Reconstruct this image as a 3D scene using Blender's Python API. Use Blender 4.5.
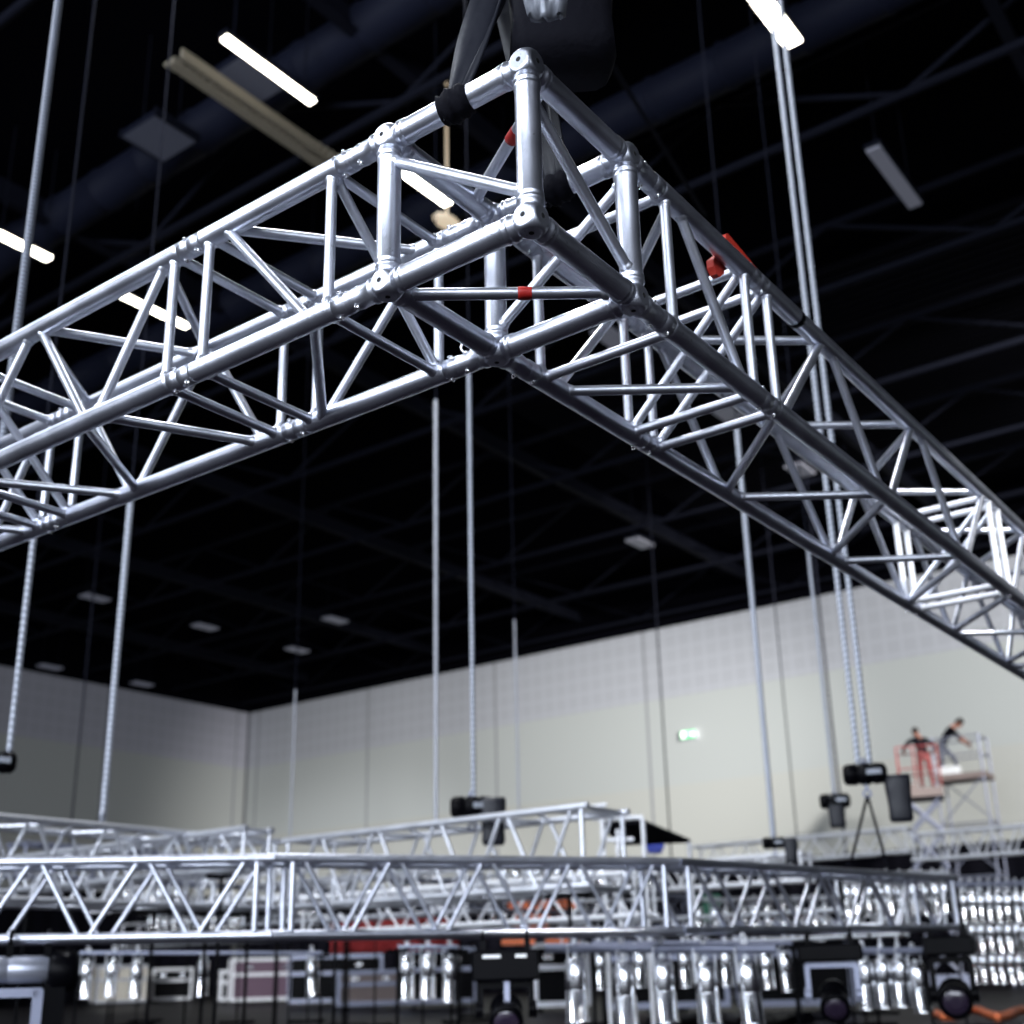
import bpy, bmesh, math, random
from mathutils import Vector, Matrix
random.seed(7)
PI = math.pi
V = Vector
for o in list(bpy.data.objects): bpy.data.objects.remove(o)
SC = bpy.context.scene
COL = SC.collection

# ------------------------------------------------------------------ camera
CAM = V((-1.540088, -1.085890, 1.083789))
CF = V((0.765987, 0.553630, 0.326738)); CR = V((0.592718, -0.805006, -0.0255234)); CU = V((-0.248895, -0.213214, 0.944770))
FPX = 1214.59; PX = 527.895; PY = 551.933
cd = bpy.data.cameras.new('camera'); cam = bpy.data.objects.new('camera', cd); COL.objects.link(cam)
cam.matrix_world = Matrix(((CR.x, CU.x, -CF.x, CAM.x), (CR.y, CU.y, -CF.y, CAM.y), (CR.z, CU.z, -CF.z, CAM.z), (0, 0, 0, 1)))
cd.sensor_width = 36; cd.lens = FPX*36/1024; cd.clip_end = 300; cd.clip_start = .05
cd.dof.use_dof = True; cd.dof.focus_distance = 2.3; cd.dof.aperture_fstop = 3.3; cd.dof.aperture_blades = 0
cd.shift_x = -(PX-512)/1024; cd.shift_y = (PY-512)/1024
SC.camera = cam

# ------------------------------------------------------------------ world, lights, exposure
w = bpy.data.worlds.new('world'); SC.world = w; w.use_nodes = True
w.node_tree.nodes['Background'].inputs[0].default_value = (.55, .65, 1, 1)
w.node_tree.nodes['Background'].inputs[1].default_value = .02
def area(name, loc, target, sx, sy, power, col):
    l = bpy.data.lights.new(name, 'AREA'); l.shape = 'RECTANGLE'; l.size = sx; l.size_y = sy; l.energy = power; l.color = col
    o = bpy.data.objects.new(name, l); COL.objects.link(o); o.location = loc
    o.rotation_euler = (V(target)-V(loc)).to_track_quat('-Z', 'Y').to_euler(); return o
def spot(name, loc, target, power, ang, col, r=.4, blend=.8):
    l = bpy.data.lights.new(name, 'SPOT'); l.energy = power; l.spot_size = math.radians(ang); l.spot_blend = blend; l.color = col; l.shadow_soft_size = r
    o = bpy.data.objects.new(name, l); COL.objects.link(o); o.location = loc
    o.rotation_euler = (V(target)-V(loc)).to_track_quat('-Z', 'Y').to_euler(); return o
COOL = (.82, .89, 1.0); X1W = 36.9
area('loading_door_daylight', (-14, -1, 6.4), (2, 0, 3.4), 30, 8, 4600, COOL)
area('rear_fill_light', (-6, -17, 5.5), (0, 0, 3), 14, 6, 330, COOL)  # unseen area fill added to brighten the dark sides of the uprights
area('high_bay_light_near', (4.2, 5.4, 13.0), (4.2, 5.4, 0), 2.2, 2.2, 650, (.92, .95, 1))
area('high_bay_light_mid', (-5, 10, 13.0), (0, 6, 0), 3, 3, 900, COOL)
spot('wall_fill_right_near', (15, -12, 12.5), (X1W, 14, 6.5), 25500, 52, (1, .985, .95), .8, 1)  # this and the next two: unseen spots added to light the walls
spot('wall_fill_right_far', (15, -12, 12.5), (X1W, 28, 7), 50000, 27, (1, .985, .95), .8, 1)
spot('wall_fill_left', (-14, 14, 12.5), (25, 43, 7.5), 3400, 54, (.95, .95, 1), .8, 1)
spot('case_fill_spot', (-14, 8, 12), (27, 31, .8), 26000, 24, (.95, .97, 1), .5, .6)  # unseen spot added to brighten the flight-case edging
spot('joint_fill_spot', (1.5, -5.5, 7.5), (2.95, .17, 2.54), 2400, 9, (1, 1, 1), .08, .3)  # unseen spot added to whiten the bars at this joint
SC.view_settings.view_transform = 'Standard'; SC.view_settings.look = 'None'
SC.view_settings.exposure = .35; SC.view_settings.gamma = 1; SC.view_settings.use_curve_mapping = False

def ray(x, y): return CF + CR*((x-PX)/FPX) - CU*((y-PY)/FPX)
def at(x, y, D): return CAM + ray(x, y)*D
def onz(x, y, z): r = ray(x, y); return CAM + r*((z-CAM.z)/r.z)
def onx(x, y, v): r = ray(x, y); return CAM + r*((v-CAM.x)/r.x)
def ony(x, y, v): r = ray(x, y); return CAM + r*((v-CAM.y)/r.y)

# ------------------------------------------------------------------ materials
def mat(name, col, rough=.5, metal=0, bump=0, bscale=40, var=0, vscale=6, emit=None, es=0, coat=0, spec=None):
    m = bpy.data.materials.new(name); m.use_nodes = True; nt = m.node_tree; b = nt.nodes['Principled BSDF']
    b.inputs['Base Color'].default_value = (*col, 1); b.inputs['Roughness'].default_value = rough; b.inputs['Metallic'].default_value = metal
    if spec is not None: b.inputs['Specular IOR Level'].default_value = spec
    if coat: b.inputs['Coat Weight'].default_value = coat
    if emit: b.inputs['Emission Color'].default_value = (*emit, 1); b.inputs['Emission Strength'].default_value = es
    if var or bump:
        tc = nt.nodes.new('ShaderNodeTexCoord')
    if var:
        n = nt.nodes.new('ShaderNodeTexNoise'); n.inputs['Scale'].default_value = vscale; n.inputs['Detail'].default_value = 6
        nt.links.new(tc.outputs['Object'], n.inputs['Vector'])
        r = nt.nodes.new('ShaderNodeMapRange'); r.inputs[1].default_value = .3; r.inputs[2].default_value = .7; r.inputs[3].default_value = 1-var; r.inputs[4].default_value = 1
        nt.links.new(n.outputs[0], r.inputs[0])
        mx = nt.nodes.new('ShaderNodeMix'); mx.data_type = 'RGBA'; mx.blend_type = 'MULTIPLY'; mx.inputs[0].default_value = 1
        mx.inputs[6].default_value = (*col, 1); nt.links.new(r.outputs[0], mx.inputs[7]); nt.links.new(mx.outputs[2], b.inputs['Base Color'])
        r2 = nt.nodes.new('ShaderNodeMapRange'); r2.inputs[3].default_value = rough*.8; r2.inputs[4].default_value = min(1, rough*1.25)
        nt.links.new(n.outputs[0], r2.inputs[0]); nt.links.new(r2.outputs[0], b.inputs['Roughness'])
    if bump:
        n = nt.nodes.new('ShaderNodeTexNoise'); n.inputs['Scale'].default_value = bscale; nt.links.new(tc.outputs['Object'], n.inputs['Vector'])
        bp = nt.nodes.new('ShaderNodeBump'); bp.inputs['Strength'].default_value = bump; bp.inputs['Distance'].default_value = .004
        nt.links.new(n.outputs[0], bp.inputs['Height']); nt.links.new(bp.outputs[0], b.inputs['Normal'])
    return m
def alu_mat(name, col, rough, metal):
    """worn aluminium: scuffs, fine scratches and grime specks in object space"""
    m = mat(name, col, rough, metal, bump=.08, bscale=90, var=.22, vscale=9)
    nt = m.node_tree; b = nt.nodes['Principled BSDF']; tc = [n for n in nt.nodes if n.type == 'TEX_COORD'][0]
    src = b.inputs['Base Color'].links[0].from_socket
    v = nt.nodes.new('ShaderNodeTexNoise'); v.inputs['Scale'].default_value = 55; v.inputs['Detail'].default_value = 8; v.inputs['Roughness'].default_value = .7
    nt.links.new(tc.outputs['Object'], v.inputs['Vector'])
    r = nt.nodes.new('ShaderNodeMapRange'); r.inputs[1].default_value = .62; r.inputs[2].default_value = .72; r.inputs[3].default_value = 1; r.inputs[4].default_value = .55
    nt.links.new(v.outputs[0], r.inputs[0])
    mx = nt.nodes.new('ShaderNodeMix'); mx.data_type = 'RGBA'; mx.blend_type = 'MULTIPLY'; mx.inputs[0].default_value = 1
    nt.links.new(src, mx.inputs[6]); nt.links.new(r.outputs[0], mx.inputs[7]); nt.links.new(mx.outputs[2], b.inputs['Base Color'])
    return m
M = {}
M['alu'] = alu_mat('worn_aluminium', (.74, .77, .87), .35, .95)
M['alu2'] = alu_mat('brushed_aluminium_brace', (.80, .83, .92), .37, .92)
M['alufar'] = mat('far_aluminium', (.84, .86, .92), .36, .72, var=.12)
M['alubright'] = mat('white_and_lit_aluminium', (.93, .94, .98), .4, 0)
M['chrome'] = mat('polished_aluminium', (.92, .93, .96), .24, 1)
M['steel'] = mat('zinc_pin', (.9, .9, .92), .2, 1)
M['black'] = mat('black_plastic', (.002, .002, .003), .35, spec=.06)
M['blackcloth'] = mat('black_fabric', (.004, .004, .007), .85, bump=.6, bscale=60, spec=.1)
M['drape'] = mat('masking_cloth', (.007, .007, .011), .9, spec=.03)
M['bagcloth'] = mat('chain_bag_fabric', (.005, .006, .012), .5, bump=1, bscale=14)
M['bagshine'] = mat('grey_lining_fabric', (.30, .32, .37), .42, .2, bump=1.0, bscale=22, var=.5, vscale=20)
M['hole'] = mat('bolt_hole_dark', (.01, .01, .012), .8)
M['red'] = mat('red_tape', (.55, .02, .015), .5)
M['redweb'] = mat('red_webbing', (.62, .04, .02), .6, bump=.5, bscale=200)
M['redrail'] = mat('red_rail_paint', (.30, .05, .05), .6)
M['redcloth'] = mat('red_cloth', (.60, .06, .06), .7, var=.3, vscale=2)
M['orange'] = mat('orange_plastic', (.9, .22, .08), .5)
M['green'] = mat('green_plastic', (.02, .16, .09), .5)
M['blue'] = mat('blue_plastic', (.03, .06, .45), .5)
M['greypaint'] = mat('grey_painted_metal', (.30, .32, .42), .4, .5)
M['silver'] = mat('silver_painted_housing', (.42, .44, .52), .33, .6)
M['white'] = mat('white_paint', (.85, .87, .9), .5)
M['lens'] = mat('dark_lens', (.03, .02, .04), .06, 0, coat=1)
M['beam'] = mat('dark_painted_steel', (.009, .010, .017), .7, spec=.05)
M['ribs'] = mat('black_deck_ribs', (.005, .005, .008), .8, spec=.02)
M['duct'] = mat('dark_duct_metal', (.011, .013, .026), .6, 0, spec=.08)
M['ceilblack'] = mat('black_ceiling_deck', (.003, .003, .005), .9, spec=0)
M['lampon'] = mat('lit_tube', (1, 1, 1), .5, emit=(1, .93, .78), es=9)
M['lampdim'] = mat('unlit_diffuser_glow', (.3, .3, .35), .5, emit=(.7, .75, 1), es=.04)  # faint glow stands in for light falling on the unlit lamps
M['cream'] = mat('cream_cover', (.62, .58, .50), .6)
M['purple'] = mat('plum_panel', (.14, .08, .12), .5)
M['skin'] = mat('skin', (.30, .13, .09), .6)
M['hair'] = mat('dark_hair', (.012, .009, .008), .7)
M['jeans'] = mat('grey_trousers', (.10, .11, .15), .8)
M['redtrousers'] = mat('red_trousers', (.22, .05, .05), .8)
M['warm'] = mat('warm_lit_beam', (.34, .30, .23), .5)  # warm lamp light put into the tray's base colour
M['deckwood'] = mat('deck_plywood', (.24, .19, .18), .7)

def rope_mat(name, col, dark, sc=14):
    m = mat(name, col, .55, .3); nt = m.node_tree; b = nt.nodes['Principled BSDF']
    tc = nt.nodes.new('ShaderNodeTexCoord'); wv = nt.nodes.new('ShaderNodeTexWave'); wv.bands_direction = 'DIAGONAL'; wv.inputs['Scale'].default_value = sc
    nt.links.new(tc.outputs['Object'], wv.inputs['Vector'])
    mx = nt.nodes.new('ShaderNodeMix'); mx.data_type = 'RGBA'; nt.links.new(wv.outputs[1], mx.inputs[0])
    mx.inputs[6].default_value = (*dark, 1); mx.inputs[7].default_value = (*col, 1); nt.links.new(mx.outputs[2], b.inputs['Base Color'])
    return m
M['chain'] = rope_mat('galvanised_chain', (.60, .63, .70), (.20, .22, .27))
M['chaindim'] = rope_mat('dimmed_twisted_chain', (.26, .28, .33), (.08, .09, .12), 34)  # darkened chain colour stands in for the weak light high up
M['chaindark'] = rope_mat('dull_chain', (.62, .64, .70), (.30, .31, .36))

def wall_mat(name, low, high, axis, joints):
    """cream panels below 10.4 m, small square acoustic tiles above, dark vertical panel joints"""
    m = mat(name, low, .75); nt = m.node_tree; b = nt.nodes['Principled BSDF']; N = nt.nodes.new; L = nt.links.new
    g = N('ShaderNodeNewGeometry'); s = N('ShaderNodeSeparateXYZ'); L(g.outputs['Position'], s.inputs[0])
    def math_(op, a, bb=None):
        n = N('ShaderNodeMath'); n.operation = op
        for i, q in enumerate((a, bb)):
            if q is None: continue
            if isinstance(q, (int, float)): n.inputs[i].default_value = q
            else: L(q, n.inputs[i])
        return n.outputs[0]
    z = s.outputs[2]; h = s.outputs[0 if axis == 'x' else 1]
    def mixc(f, a, c):
        n = N('ShaderNodeMix'); n.data_type = 'RGBA'; L(f, n.inputs[0])
        for i, q in ((6, a), (7, c)):
            if isinstance(q, tuple): n.inputs[i].default_value = (*q, 1)
            else: L(q, n.inputs[i])
        return n.outputs[2]
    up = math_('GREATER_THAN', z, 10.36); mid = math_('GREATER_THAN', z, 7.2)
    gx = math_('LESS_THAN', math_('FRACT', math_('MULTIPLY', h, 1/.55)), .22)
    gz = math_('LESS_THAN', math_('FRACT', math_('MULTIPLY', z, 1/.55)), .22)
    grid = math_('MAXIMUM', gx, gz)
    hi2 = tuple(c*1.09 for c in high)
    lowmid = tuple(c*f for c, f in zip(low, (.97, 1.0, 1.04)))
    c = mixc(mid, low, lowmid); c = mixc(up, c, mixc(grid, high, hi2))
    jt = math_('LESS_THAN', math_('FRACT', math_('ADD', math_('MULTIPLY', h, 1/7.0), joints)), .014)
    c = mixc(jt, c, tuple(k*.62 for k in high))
    L(c, b.inputs['Base Color']); return m
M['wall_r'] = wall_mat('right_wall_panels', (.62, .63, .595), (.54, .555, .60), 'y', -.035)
M['wall_l'] = wall_mat('left_wall_panels_shaded', (.50, .50, .47), (.43, .43, .49), 'x', -.12)  # darker copy of the right wall's colours, painting in its shade

# ------------------------------------------------------------------ mesh helpers
class MB:
    def __init__(s): s.v = []; s.f = []; s.sm = []; s.mi = []; s.cur = 0
    def add(s, vs, fs, smooth=False, M4=None):
        o = len(s.v); s.v += [tuple(M4 @ V(q)) if M4 else tuple(q) for q in vs]
        s.f += [tuple(i+o for i in f) for f in fs]; s.sm += [smooth]*len(fs); s.mi += [s.cur]*len(fs); return s
    def box(s, c, d, rot=None):
        x, y, z = (k/2 for k in d); vs = [V((a*x, b*y, e*z)) for a in (-1, 1) for b in (-1, 1) for e in (-1, 1)]
        if rot is not None: vs = [rot @ q for q in vs]
        vs = [q+V(c) for q in vs]
        return s.add(vs, [(0, 1, 3, 2), (4, 6, 7, 5), (0, 4, 5, 1), (2, 3, 7, 6), (0, 2, 6, 4), (1, 5, 7, 3)])
    def lathe(s, p0, p1, prof, n=14, smooth=True):
        """prof: list of (distance along axis, radius)"""
        p0 = V(p0); p1 = V(p1); ax = (p1-p0).normalized()
        u = ax.cross(V((0, 0, 1)) if abs(ax.z) < .9 else V((1, 0, 0))).normalized(); w_ = ax.cross(u)
        vs = []; fs = []
        for d, r in prof:
            for k in range(n):
                a = 2*PI*k/n; vs.append(p0+ax*d+(u*math.cos(a)+w_*math.sin(a))*r)
        m = len(prof)
        for i in range(m-1):
            for k in range(n):
                k2 = (k+1) % n; fs.append((i*n+k, i*n+k2, (i+1)*n+k2, (i+1)*n+k))
        s.add(vs, fs, smooth)
        s.add(vs[:n], [tuple(reversed(range(n)))]); s.add(vs[-n:], [tuple(range(n))]); return s
    def tube(s, p0, p1, r, n=10, r2=None):
        L = (V(p1)-V(p0)).length; return s.lathe(p0, p1, [(0, r), (L, r if r2 is None else r2)], n)
    def path(s, pts, r, n=8):
        for a, b in zip(pts, pts[1:]): s.tube(a, b, r, n)
        for p in pts[1:-1]: s.sphere(p, r, 8, 5)
        return s
    def sphere(s, c, r, n=14, m=9, clip=None, scale=(1, 1, 1)):
        c = V(c); vs = []; fs = []
        for i in range(m+1):
            t = PI*i/m
            for k in range(n):
                a = 2*PI*k/n; q = V((math.sin(t)*math.cos(a)*scale[0], math.sin(t)*math.sin(a)*scale[1], math.cos(t)*scale[2]))*r
                vs.append(c+q)
        for i in range(m):
            for k in range(n):
                k2 = (k+1) % n; fs.append((i*n+k, (i+1)*n+k, (i+1)*n+k2, i*n+k2))
        return s.add(vs, fs, True)
    def torus(s, c, R, r, axis, n=20, m=8):
        c = V(c); ax = V(axis).normalized(); u = ax.cross(V((0, 0, 1)) if abs(ax.z) < .9 else V((1, 0, 0))).normalized(); w_ = ax.cross(u)
        vs = []; fs = []
        for i in range(n):
            a = 2*PI*i/n; rd = u*math.cos(a)+w_*math.sin(a)
            for k in range(m):
                b = 2*PI*k/m; vs.append(c+rd*(R+r*math.cos(b))+ax*r*math.sin(b))
        for i in range(n):
            for k in range(m): fs.append((i*m+k, ((i+1) % n)*m+k, ((i+1) % n)*m+(k+1) % m, i*m+(k+1) % m))
        return s.add(vs, fs, True)
    def build(s, name, mats, parent=None):
        me = bpy.data.meshes.new(name); me.from_pydata(s.v, [], s.f)
        if not isinstance(mats, (list, tuple)): mats = [mats]
        for q in mats: me.materials.append(q)
        me.polygons.foreach_set('use_smooth', s.sm); me.polygons.foreach_set('material_index', s.mi); me.update()
        o = bpy.data.objects.new(name, me); COL.objects.link(o)
        if parent: o.parent = parent; o.matrix_parent_inverse = Matrix.Identity(4); shift(o, parent)
        return o
def shift(o, p):
    """mesh given in world coordinates -> local to the parent's (unrotated) origin"""
    w0 = V((0, 0, 0)); q = p
    while q: w0 += q.location; q = q.parent
    if w0.length > 1e-9: o.data.transform(Matrix.Translation(-w0))
def tag(o, label=None, cat=None, group=None, kind=None):
    if label: o['label'] = label
    if cat: o['category'] = cat
    if group: o['group'] = group
    if kind: o['kind'] = kind
    return o
def empty(name, loc, label, cat, group=None):
    o = bpy.data.objects.new(name, None); COL.objects.link(o); o.location = loc; o.empty_display_size = .1; return tag(o, label, cat, group)
def thing(mb, name, m, label, cat, group=None): return tag(mb.build(name, m), label, cat, group)
def copy_tree(o, parent=None):
    c = o.copy(); COL.objects.link(c); c.parent = parent
    for ch in [q for q in bpy.data.objects if q.parent == o]: copy_tree(ch, c)
    return c

# ------------------------------------------------------------------ room shell
X1, Y1, X0, Y0, ZT = 36.6, 43.0, -18., -18., 15.2
def slab(name, a, b, m):
    a = V(a); b = V(b); return tag(MB().box((a+b)/2, b-a).build(name, m), kind='structure')
flm = mat('dark_hall_floor', (.009, .007, .011), .40, var=.35, vscale=.4, spec=.07)
FZ = .42
slab('floor', (X0-.3, Y0-.3, 0), (X1+.3, Y1+.3, FZ), flm)
slab('ceiling', (X0-.3, Y0-.3, ZT), (X1+.3, Y1+.3, ZT+.3), M['ceilblack'])
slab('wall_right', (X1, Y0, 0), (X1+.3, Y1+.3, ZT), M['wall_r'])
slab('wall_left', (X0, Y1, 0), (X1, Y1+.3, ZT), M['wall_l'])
plain = mat('rear_wall_paint', (.12, .12, .15), .8)
slab('wall_back', (X0-.3, Y0, 0), (X0, Y1+.3, ZT), plain)
slab('wall_front', (X0, Y0-.3, 0), (X1+.3, Y0, ZT), mat('front_wall_paint', (.05, .05, .06), .8))
slab('trim_1', (X1-.12, Y0, 13.0), (X1, Y1, ZT), M['ceilblack'])
slab('trim_2', (X0, Y1-.12, 13.0), (X1-.12, Y1, ZT), M['ceilblack'])
slab('trim_3', (X1-.07, Y1-.07, 0), (X1, Y1, 13.0), mat('corner_strip', (.12, .12, .14), .7))
# roof steel: primary beams both ways, purlins, ducts
k = 3
for y in (-6, 1.5, 9, 16.5, 24, 31.5, 39):
    k += 1; mb = MB(); mb.box(((X0+X1)/2, y, 13.9), (X1-X0, .18, .05)); mb.box(((X0+X1)/2, y, 14.1), (X1-X0, .05, .4)); tag(mb.build('trim_%d' % k, M['beam']), kind='structure')
for x in (5, 9.5, 14, 18.5, 23, 27.5, 32, 36):
    k += 1; mb = MB(); mb.tube((x, Y0, 13.35), (x, Y1, 13.35), .07, 8); mb.tube((x, Y0, 14.7), (x, Y1, 14.7), .07, 8)
    y = Y0; s = 0
    while y < Y1-3:
        mb.tube((x, y, 13.35 if s else 14.7), (x, y+3, 14.7 if s else 13.35), .045, 6); y += 3; s = 1-s
    tag(mb.build('trim_%d' % k, M['beam']), kind='structure')
def roof_duct(x, r, label):
    mb = MB(); prof = []
    L = 44; d = 0
    while d <= L: prof += [(d, r), (d+1.16, r), (d+1.17, r+.025), (d+1.22, r+.025), (d+1.23, r)]; d += 1.25
    mb.lathe((x, -6, 14.15), (x, L-6, 14.15), prof, 20)
    thing(mb, 'air_duct', M['duct'], label, 'air duct')
roof_duct(8.75, .36, 'dark round air duct under the roof, nearest one, behind the left arm of the truss')
roof_duct(12.7, .36, 'dark round air duct under the roof, second one, beyond the row of lit strip lamps')
# corrugated deck strip on the right part of the roof
mb = MB()
for i in range(46): mb.box((20.5+i*.30, 6, 15.0), (.12, 20, .16))
k += 1; tag(mb.build('trim_%d' % k, M['ribs']), kind='structure')

# ------------------------------------------------------------------ the overhead truss ring corner
S = .35; ZB = 2.37; H = .3427; ZU = ZB+H; RC = .0243; RB = .0119
MATC, MATB = M['alu'], M['alu2']
def chord_prof(L, r, c0=True, c1=True):
    """tube with a stepped receiver, groove and weld at each coupled end"""
    p = []
    def end():
        return [(0, r*.90), (.0015, r*.995), (.036, r*.995), (.0365, r*.965), (.0385, r*.965), (.039, r*1.0), (.046, r*1.012), (.052, r)]
    p += end() if c0 else [(0, r)]
    p += [(L-d, q) for d, q in reversed(end())] if c1 else [(L, r)]
    return p
def brace(parent, a, b, r=RB, m=None, rc=RC, n=12, tape=None, weld=True, name='brace'):
    a = V(a); b = V(b); L = (b-a).length; dz = rc*1.02
    prof = [(rc*.55, r)]
    if weld: prof = [(rc*.6, r*1.25), (dz, r*1.24), (dz+.003, r*1.12), (dz+.006, r*1.01), (dz+.008, r)]
    prof = prof+[(L-d, q) for d, q in reversed(prof)]
    o = MB().lathe(a, b, prof, n).build(name, m or MATB, parent)
    if tape:
        for t, wd in tape:
            d = (b-a).normalized(); c = a+(b-a)*t
            tp = MB().lathe(c-d*wd/2, c+d*wd/2, [(0, r), (.0005, r*1.09), (wd*.3, r*1.12), (wd*.6, r*1.07), (wd, r*1.08)], 14).build('tape', M['red'], o)
            tp['label'] = 'red marking tape'
    return o
def P(ch, t, arm):
    z = ZU if ch[0] == 'T' else ZB; s = 0 if ch[1] == 'O' else S; t += .016
    return V((s, t, z)) if arm == 'L' else V((t, s, z))
def coupler(parent, ch, t, arm, pins=True):
    c = P(ch, t, arm); ax = V((0, 1, 0)) if arm == 'L' else V((1, 0, 0))
    o = MB().lathe(c-ax*.012, c+ax*.012, [(0, RC*.9), (.011, RC*.97), (.013, RC*.97), (.024, RC*.9)], 16).build('coupler', MATC, parent)
    side = (V((0, 0, 1)).cross(ax)).normalized()
    for sg in (-1, 1):
        cc = c+ax*sg*.026
        dirn = (V((0, 0, 1))+side*.25*sg).normalized()
        mb = MB(); mb.lathe(cc-dirn*(RC+.003), cc+dirn*(RC+.006), [(0, .003), (.002, .004), (2*RC+.005, .0042), (2*RC+.0055, .006), (2*RC+.009, .006)], 10)
        mb.torus(cc-dirn*(RC+.0025)+side*.004, .005, .0011, ax, 12, 5)
        mb.build('pin', M['steel'], o)
def module(label, arm, t0, t1, chords, braces, posts, lit_end=None, tapes={}, group='modules of the overhead truss'):
    org = (0, t0, ZB) if arm == 'L' else (t0, 0, ZB)
    e = empty('truss_module', org, label, 'truss', None)
    for ch in ('TO', 'BO', 'TI', 'BI'):
        a = P(ch, t0, arm); b = P(ch, t1, arm)
        MB().lathe(a, b, chord_prof(t1-t0, RC), 24).build('chord', MATC, e); coupler(e, ch, t0, arm)
    for i, br in enumerate(braces):
        c1, a, c2, b = br[:4]; brace(e, P(c1, a, arm), P(c2, b, arm), tape=tapes.get(i))
    for t in posts:
        m = M['alubright'] if lit_end and abs(t-lit_end) < .02 else None  # white colour on these bars stands in for strong light
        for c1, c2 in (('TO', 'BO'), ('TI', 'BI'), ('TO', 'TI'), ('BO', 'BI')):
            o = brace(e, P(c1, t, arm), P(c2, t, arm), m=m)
            if m: o['label'] = 'cross bar, white colour standing in for strong light'
        if (arm, t) not in (('L', .895), ('L', 1.02), ('R', .50)): brace(e, P('TO', t, arm), P('BI', t, arm), r=RB*.95)
    return e
# corner block
e = empty('corner_block', (0, 0, ZB), 'aluminium truss corner block with ball joints, nearest point of the overhead ring', 'truss corner')
cs = {'A': (0, 0), 'B': (0, S), 'C': (S, 0), 'D': (S, S)}
def cp(k, t): return V((*cs[k], ZU if t else ZB))
BR = .0345
wd = lambda L: [(BR*.7, RC*.97), (BR*.98, RC*1.0), (BR+.002, RC*1.10), (BR+.007, RC*1.09), (BR+.010, RC*.95), (BR+.014, RC*1.08), (BR+.019, RC*1.06), (BR+.024, RC)]
def ctube(a, b):
    L = (b-a).length; pr = wd(L); pr = pr+[(L-d, q) for d, q in reversed(pr)]
    return MB().lathe(a, b, pr, 28).build('corner_tube', MATC, e)
for k_ in 'ABCD': ctube(cp(k_, 0), cp(k_, 1))
for a, b in ('AB', 'AC', 'BD', 'CD'):
    for t in (0, 1): ctube(cp(a, t), cp(b, t))
for k_ in 'ABCD':
    for t in (0, 1):
        c = cp(k_, t); mb = MB(); n = 32; m_ = 20; mb.sphere(c, BR, n, m_)
        out = V((-1 if cs[k_][0] == 0 else 1, -1 if cs[k_][1] == 0 else 1, 1 if t else -1)); f = .0262
        mb.v = [tuple(V((c[i]+max(-f, min(f, q[i]-c[i])) if (out[i]*(q[i]-c[i]) > 0) else q[i]) for i in range(3))) for q in mb.v]
        for fi, fc in enumerate(mb.f):
            for i in range(3):
                if all(abs(mb.v[q][i]-c[i]-out[i]*f) < 1e-6 for q in fc): mb.sm[fi] = False
        ball = mb.build('ball_corner', MATC, e)
        for i in range(3):
            ax = V((0, 0, 0)); ax[i] = out[i]
            if k_ == 'B' and i == 1: continue
            if k_ == 'C' and i == 0: continue
            MB().lathe(c+ax*(f-.004), c+ax*(f+.0006), [(0, .0052), (.0046, .0052)], 14).build('bolt_hole', M['hole'], ball)
RD = .0125
brace(e, cp('B', 1)-V((0, 0, .050)), cp('A', 0)+V((0, 0, .058)), r=RD)
brace(e, cp('A', 1)-V((0, 0, .060)), cp('C', 0)+V((0, 0, .055)), r=RD)
brace(e, cp('C', 1)-V((0, 0, .055)), cp('D', 0)+V((0, 0, .050)), r=RD)
brace(e, cp('B', 0)+V((.045, 0, 0)), cp('C', 0)-V((.045, 0, 0))+V((0, .012, 0)), r=RD, tape=[(.57, .028)])
brace(e, cp('D', 1)-V((.075, 0, 0)), cp('A', 1)+V((.06, 0, 0)), r=RD, tape=[(.60, .035)])
for arm, ks in (('L', ('B', 'D')), ('R', ('C', 'D'))):
    for k_ in ks:
        for t in (0, 1):
            c = cp(k_, t); ax = V((0, 1, 0)) if arm == 'L' else V((1, 0, 0))
            MB().lathe(c+ax*.02, c+ax*.099, [(0, RC*.9), (.008, RC*1.1), (.016, RC*1.1), (.020, RC*.96), (.050, RC*.96), (.053, RC), (.079, RC*.86)], 24).build('spigot', MATC, e)
# left arm
module('short aluminium truss module joining the corner block to the left arm', 'L', .435, .955, 4,
       [('BO', .55, 'TO', .84), ('TI', .55, 'TO', .84), ('TI', .54, 'BI', .86), ('BO', .54, 'BI', .87)], (.50, .895), tapes={1: [(.47, .010)]})
module('middle aluminium truss module of the left arm, between the two pairs of posts', 'L', .955, 1.975, 4,
       [('TO', 1.05, 'BO', 1.28), ('BO', 1.32, 'TO', 1.57), ('TO', 1.61, 'BO', 1.87),
        ('TO', 1.06, 'TI', 1.33), ('TI', 1.36, 'TO', 1.57), ('TO', 1.58, 'TI', 1.86),
        ('BI', 1.08, 'TI', 1.31), ('TI', 1.33, 'BI', 1.59), ('BI', 1.62, 'TI', 1.87),
        ('BI', 1.09, 'BO', 1.27), ('BO', 1.33, 'BI', 1.59), ('BI', 1.64, 'BO', 1.88)], (1.02, 1.90))
module('aluminium truss module leaving the frame on the left, outermost of the left arm', 'L', 1.975, 3.0, 4,
       [('TO', 2.09, 'BO', 2.33), ('BO', 2.36, 'TO', 2.6), ('TO', 2.63, 'BO', 2.87), ('TI', 2.10, 'BI', 2.34), ('BI', 2.37, 'TI', 2.6),
        ('TO', 2.1, 'TI', 2.36), ('TI', 2.4, 'TO', 2.62), ('BI', 2.1, 'BO', 2.33), ('BO', 2.36, 'BI', 2.62)], (2.045, 2.93), tapes={3: [(.2, .02)]})
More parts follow.
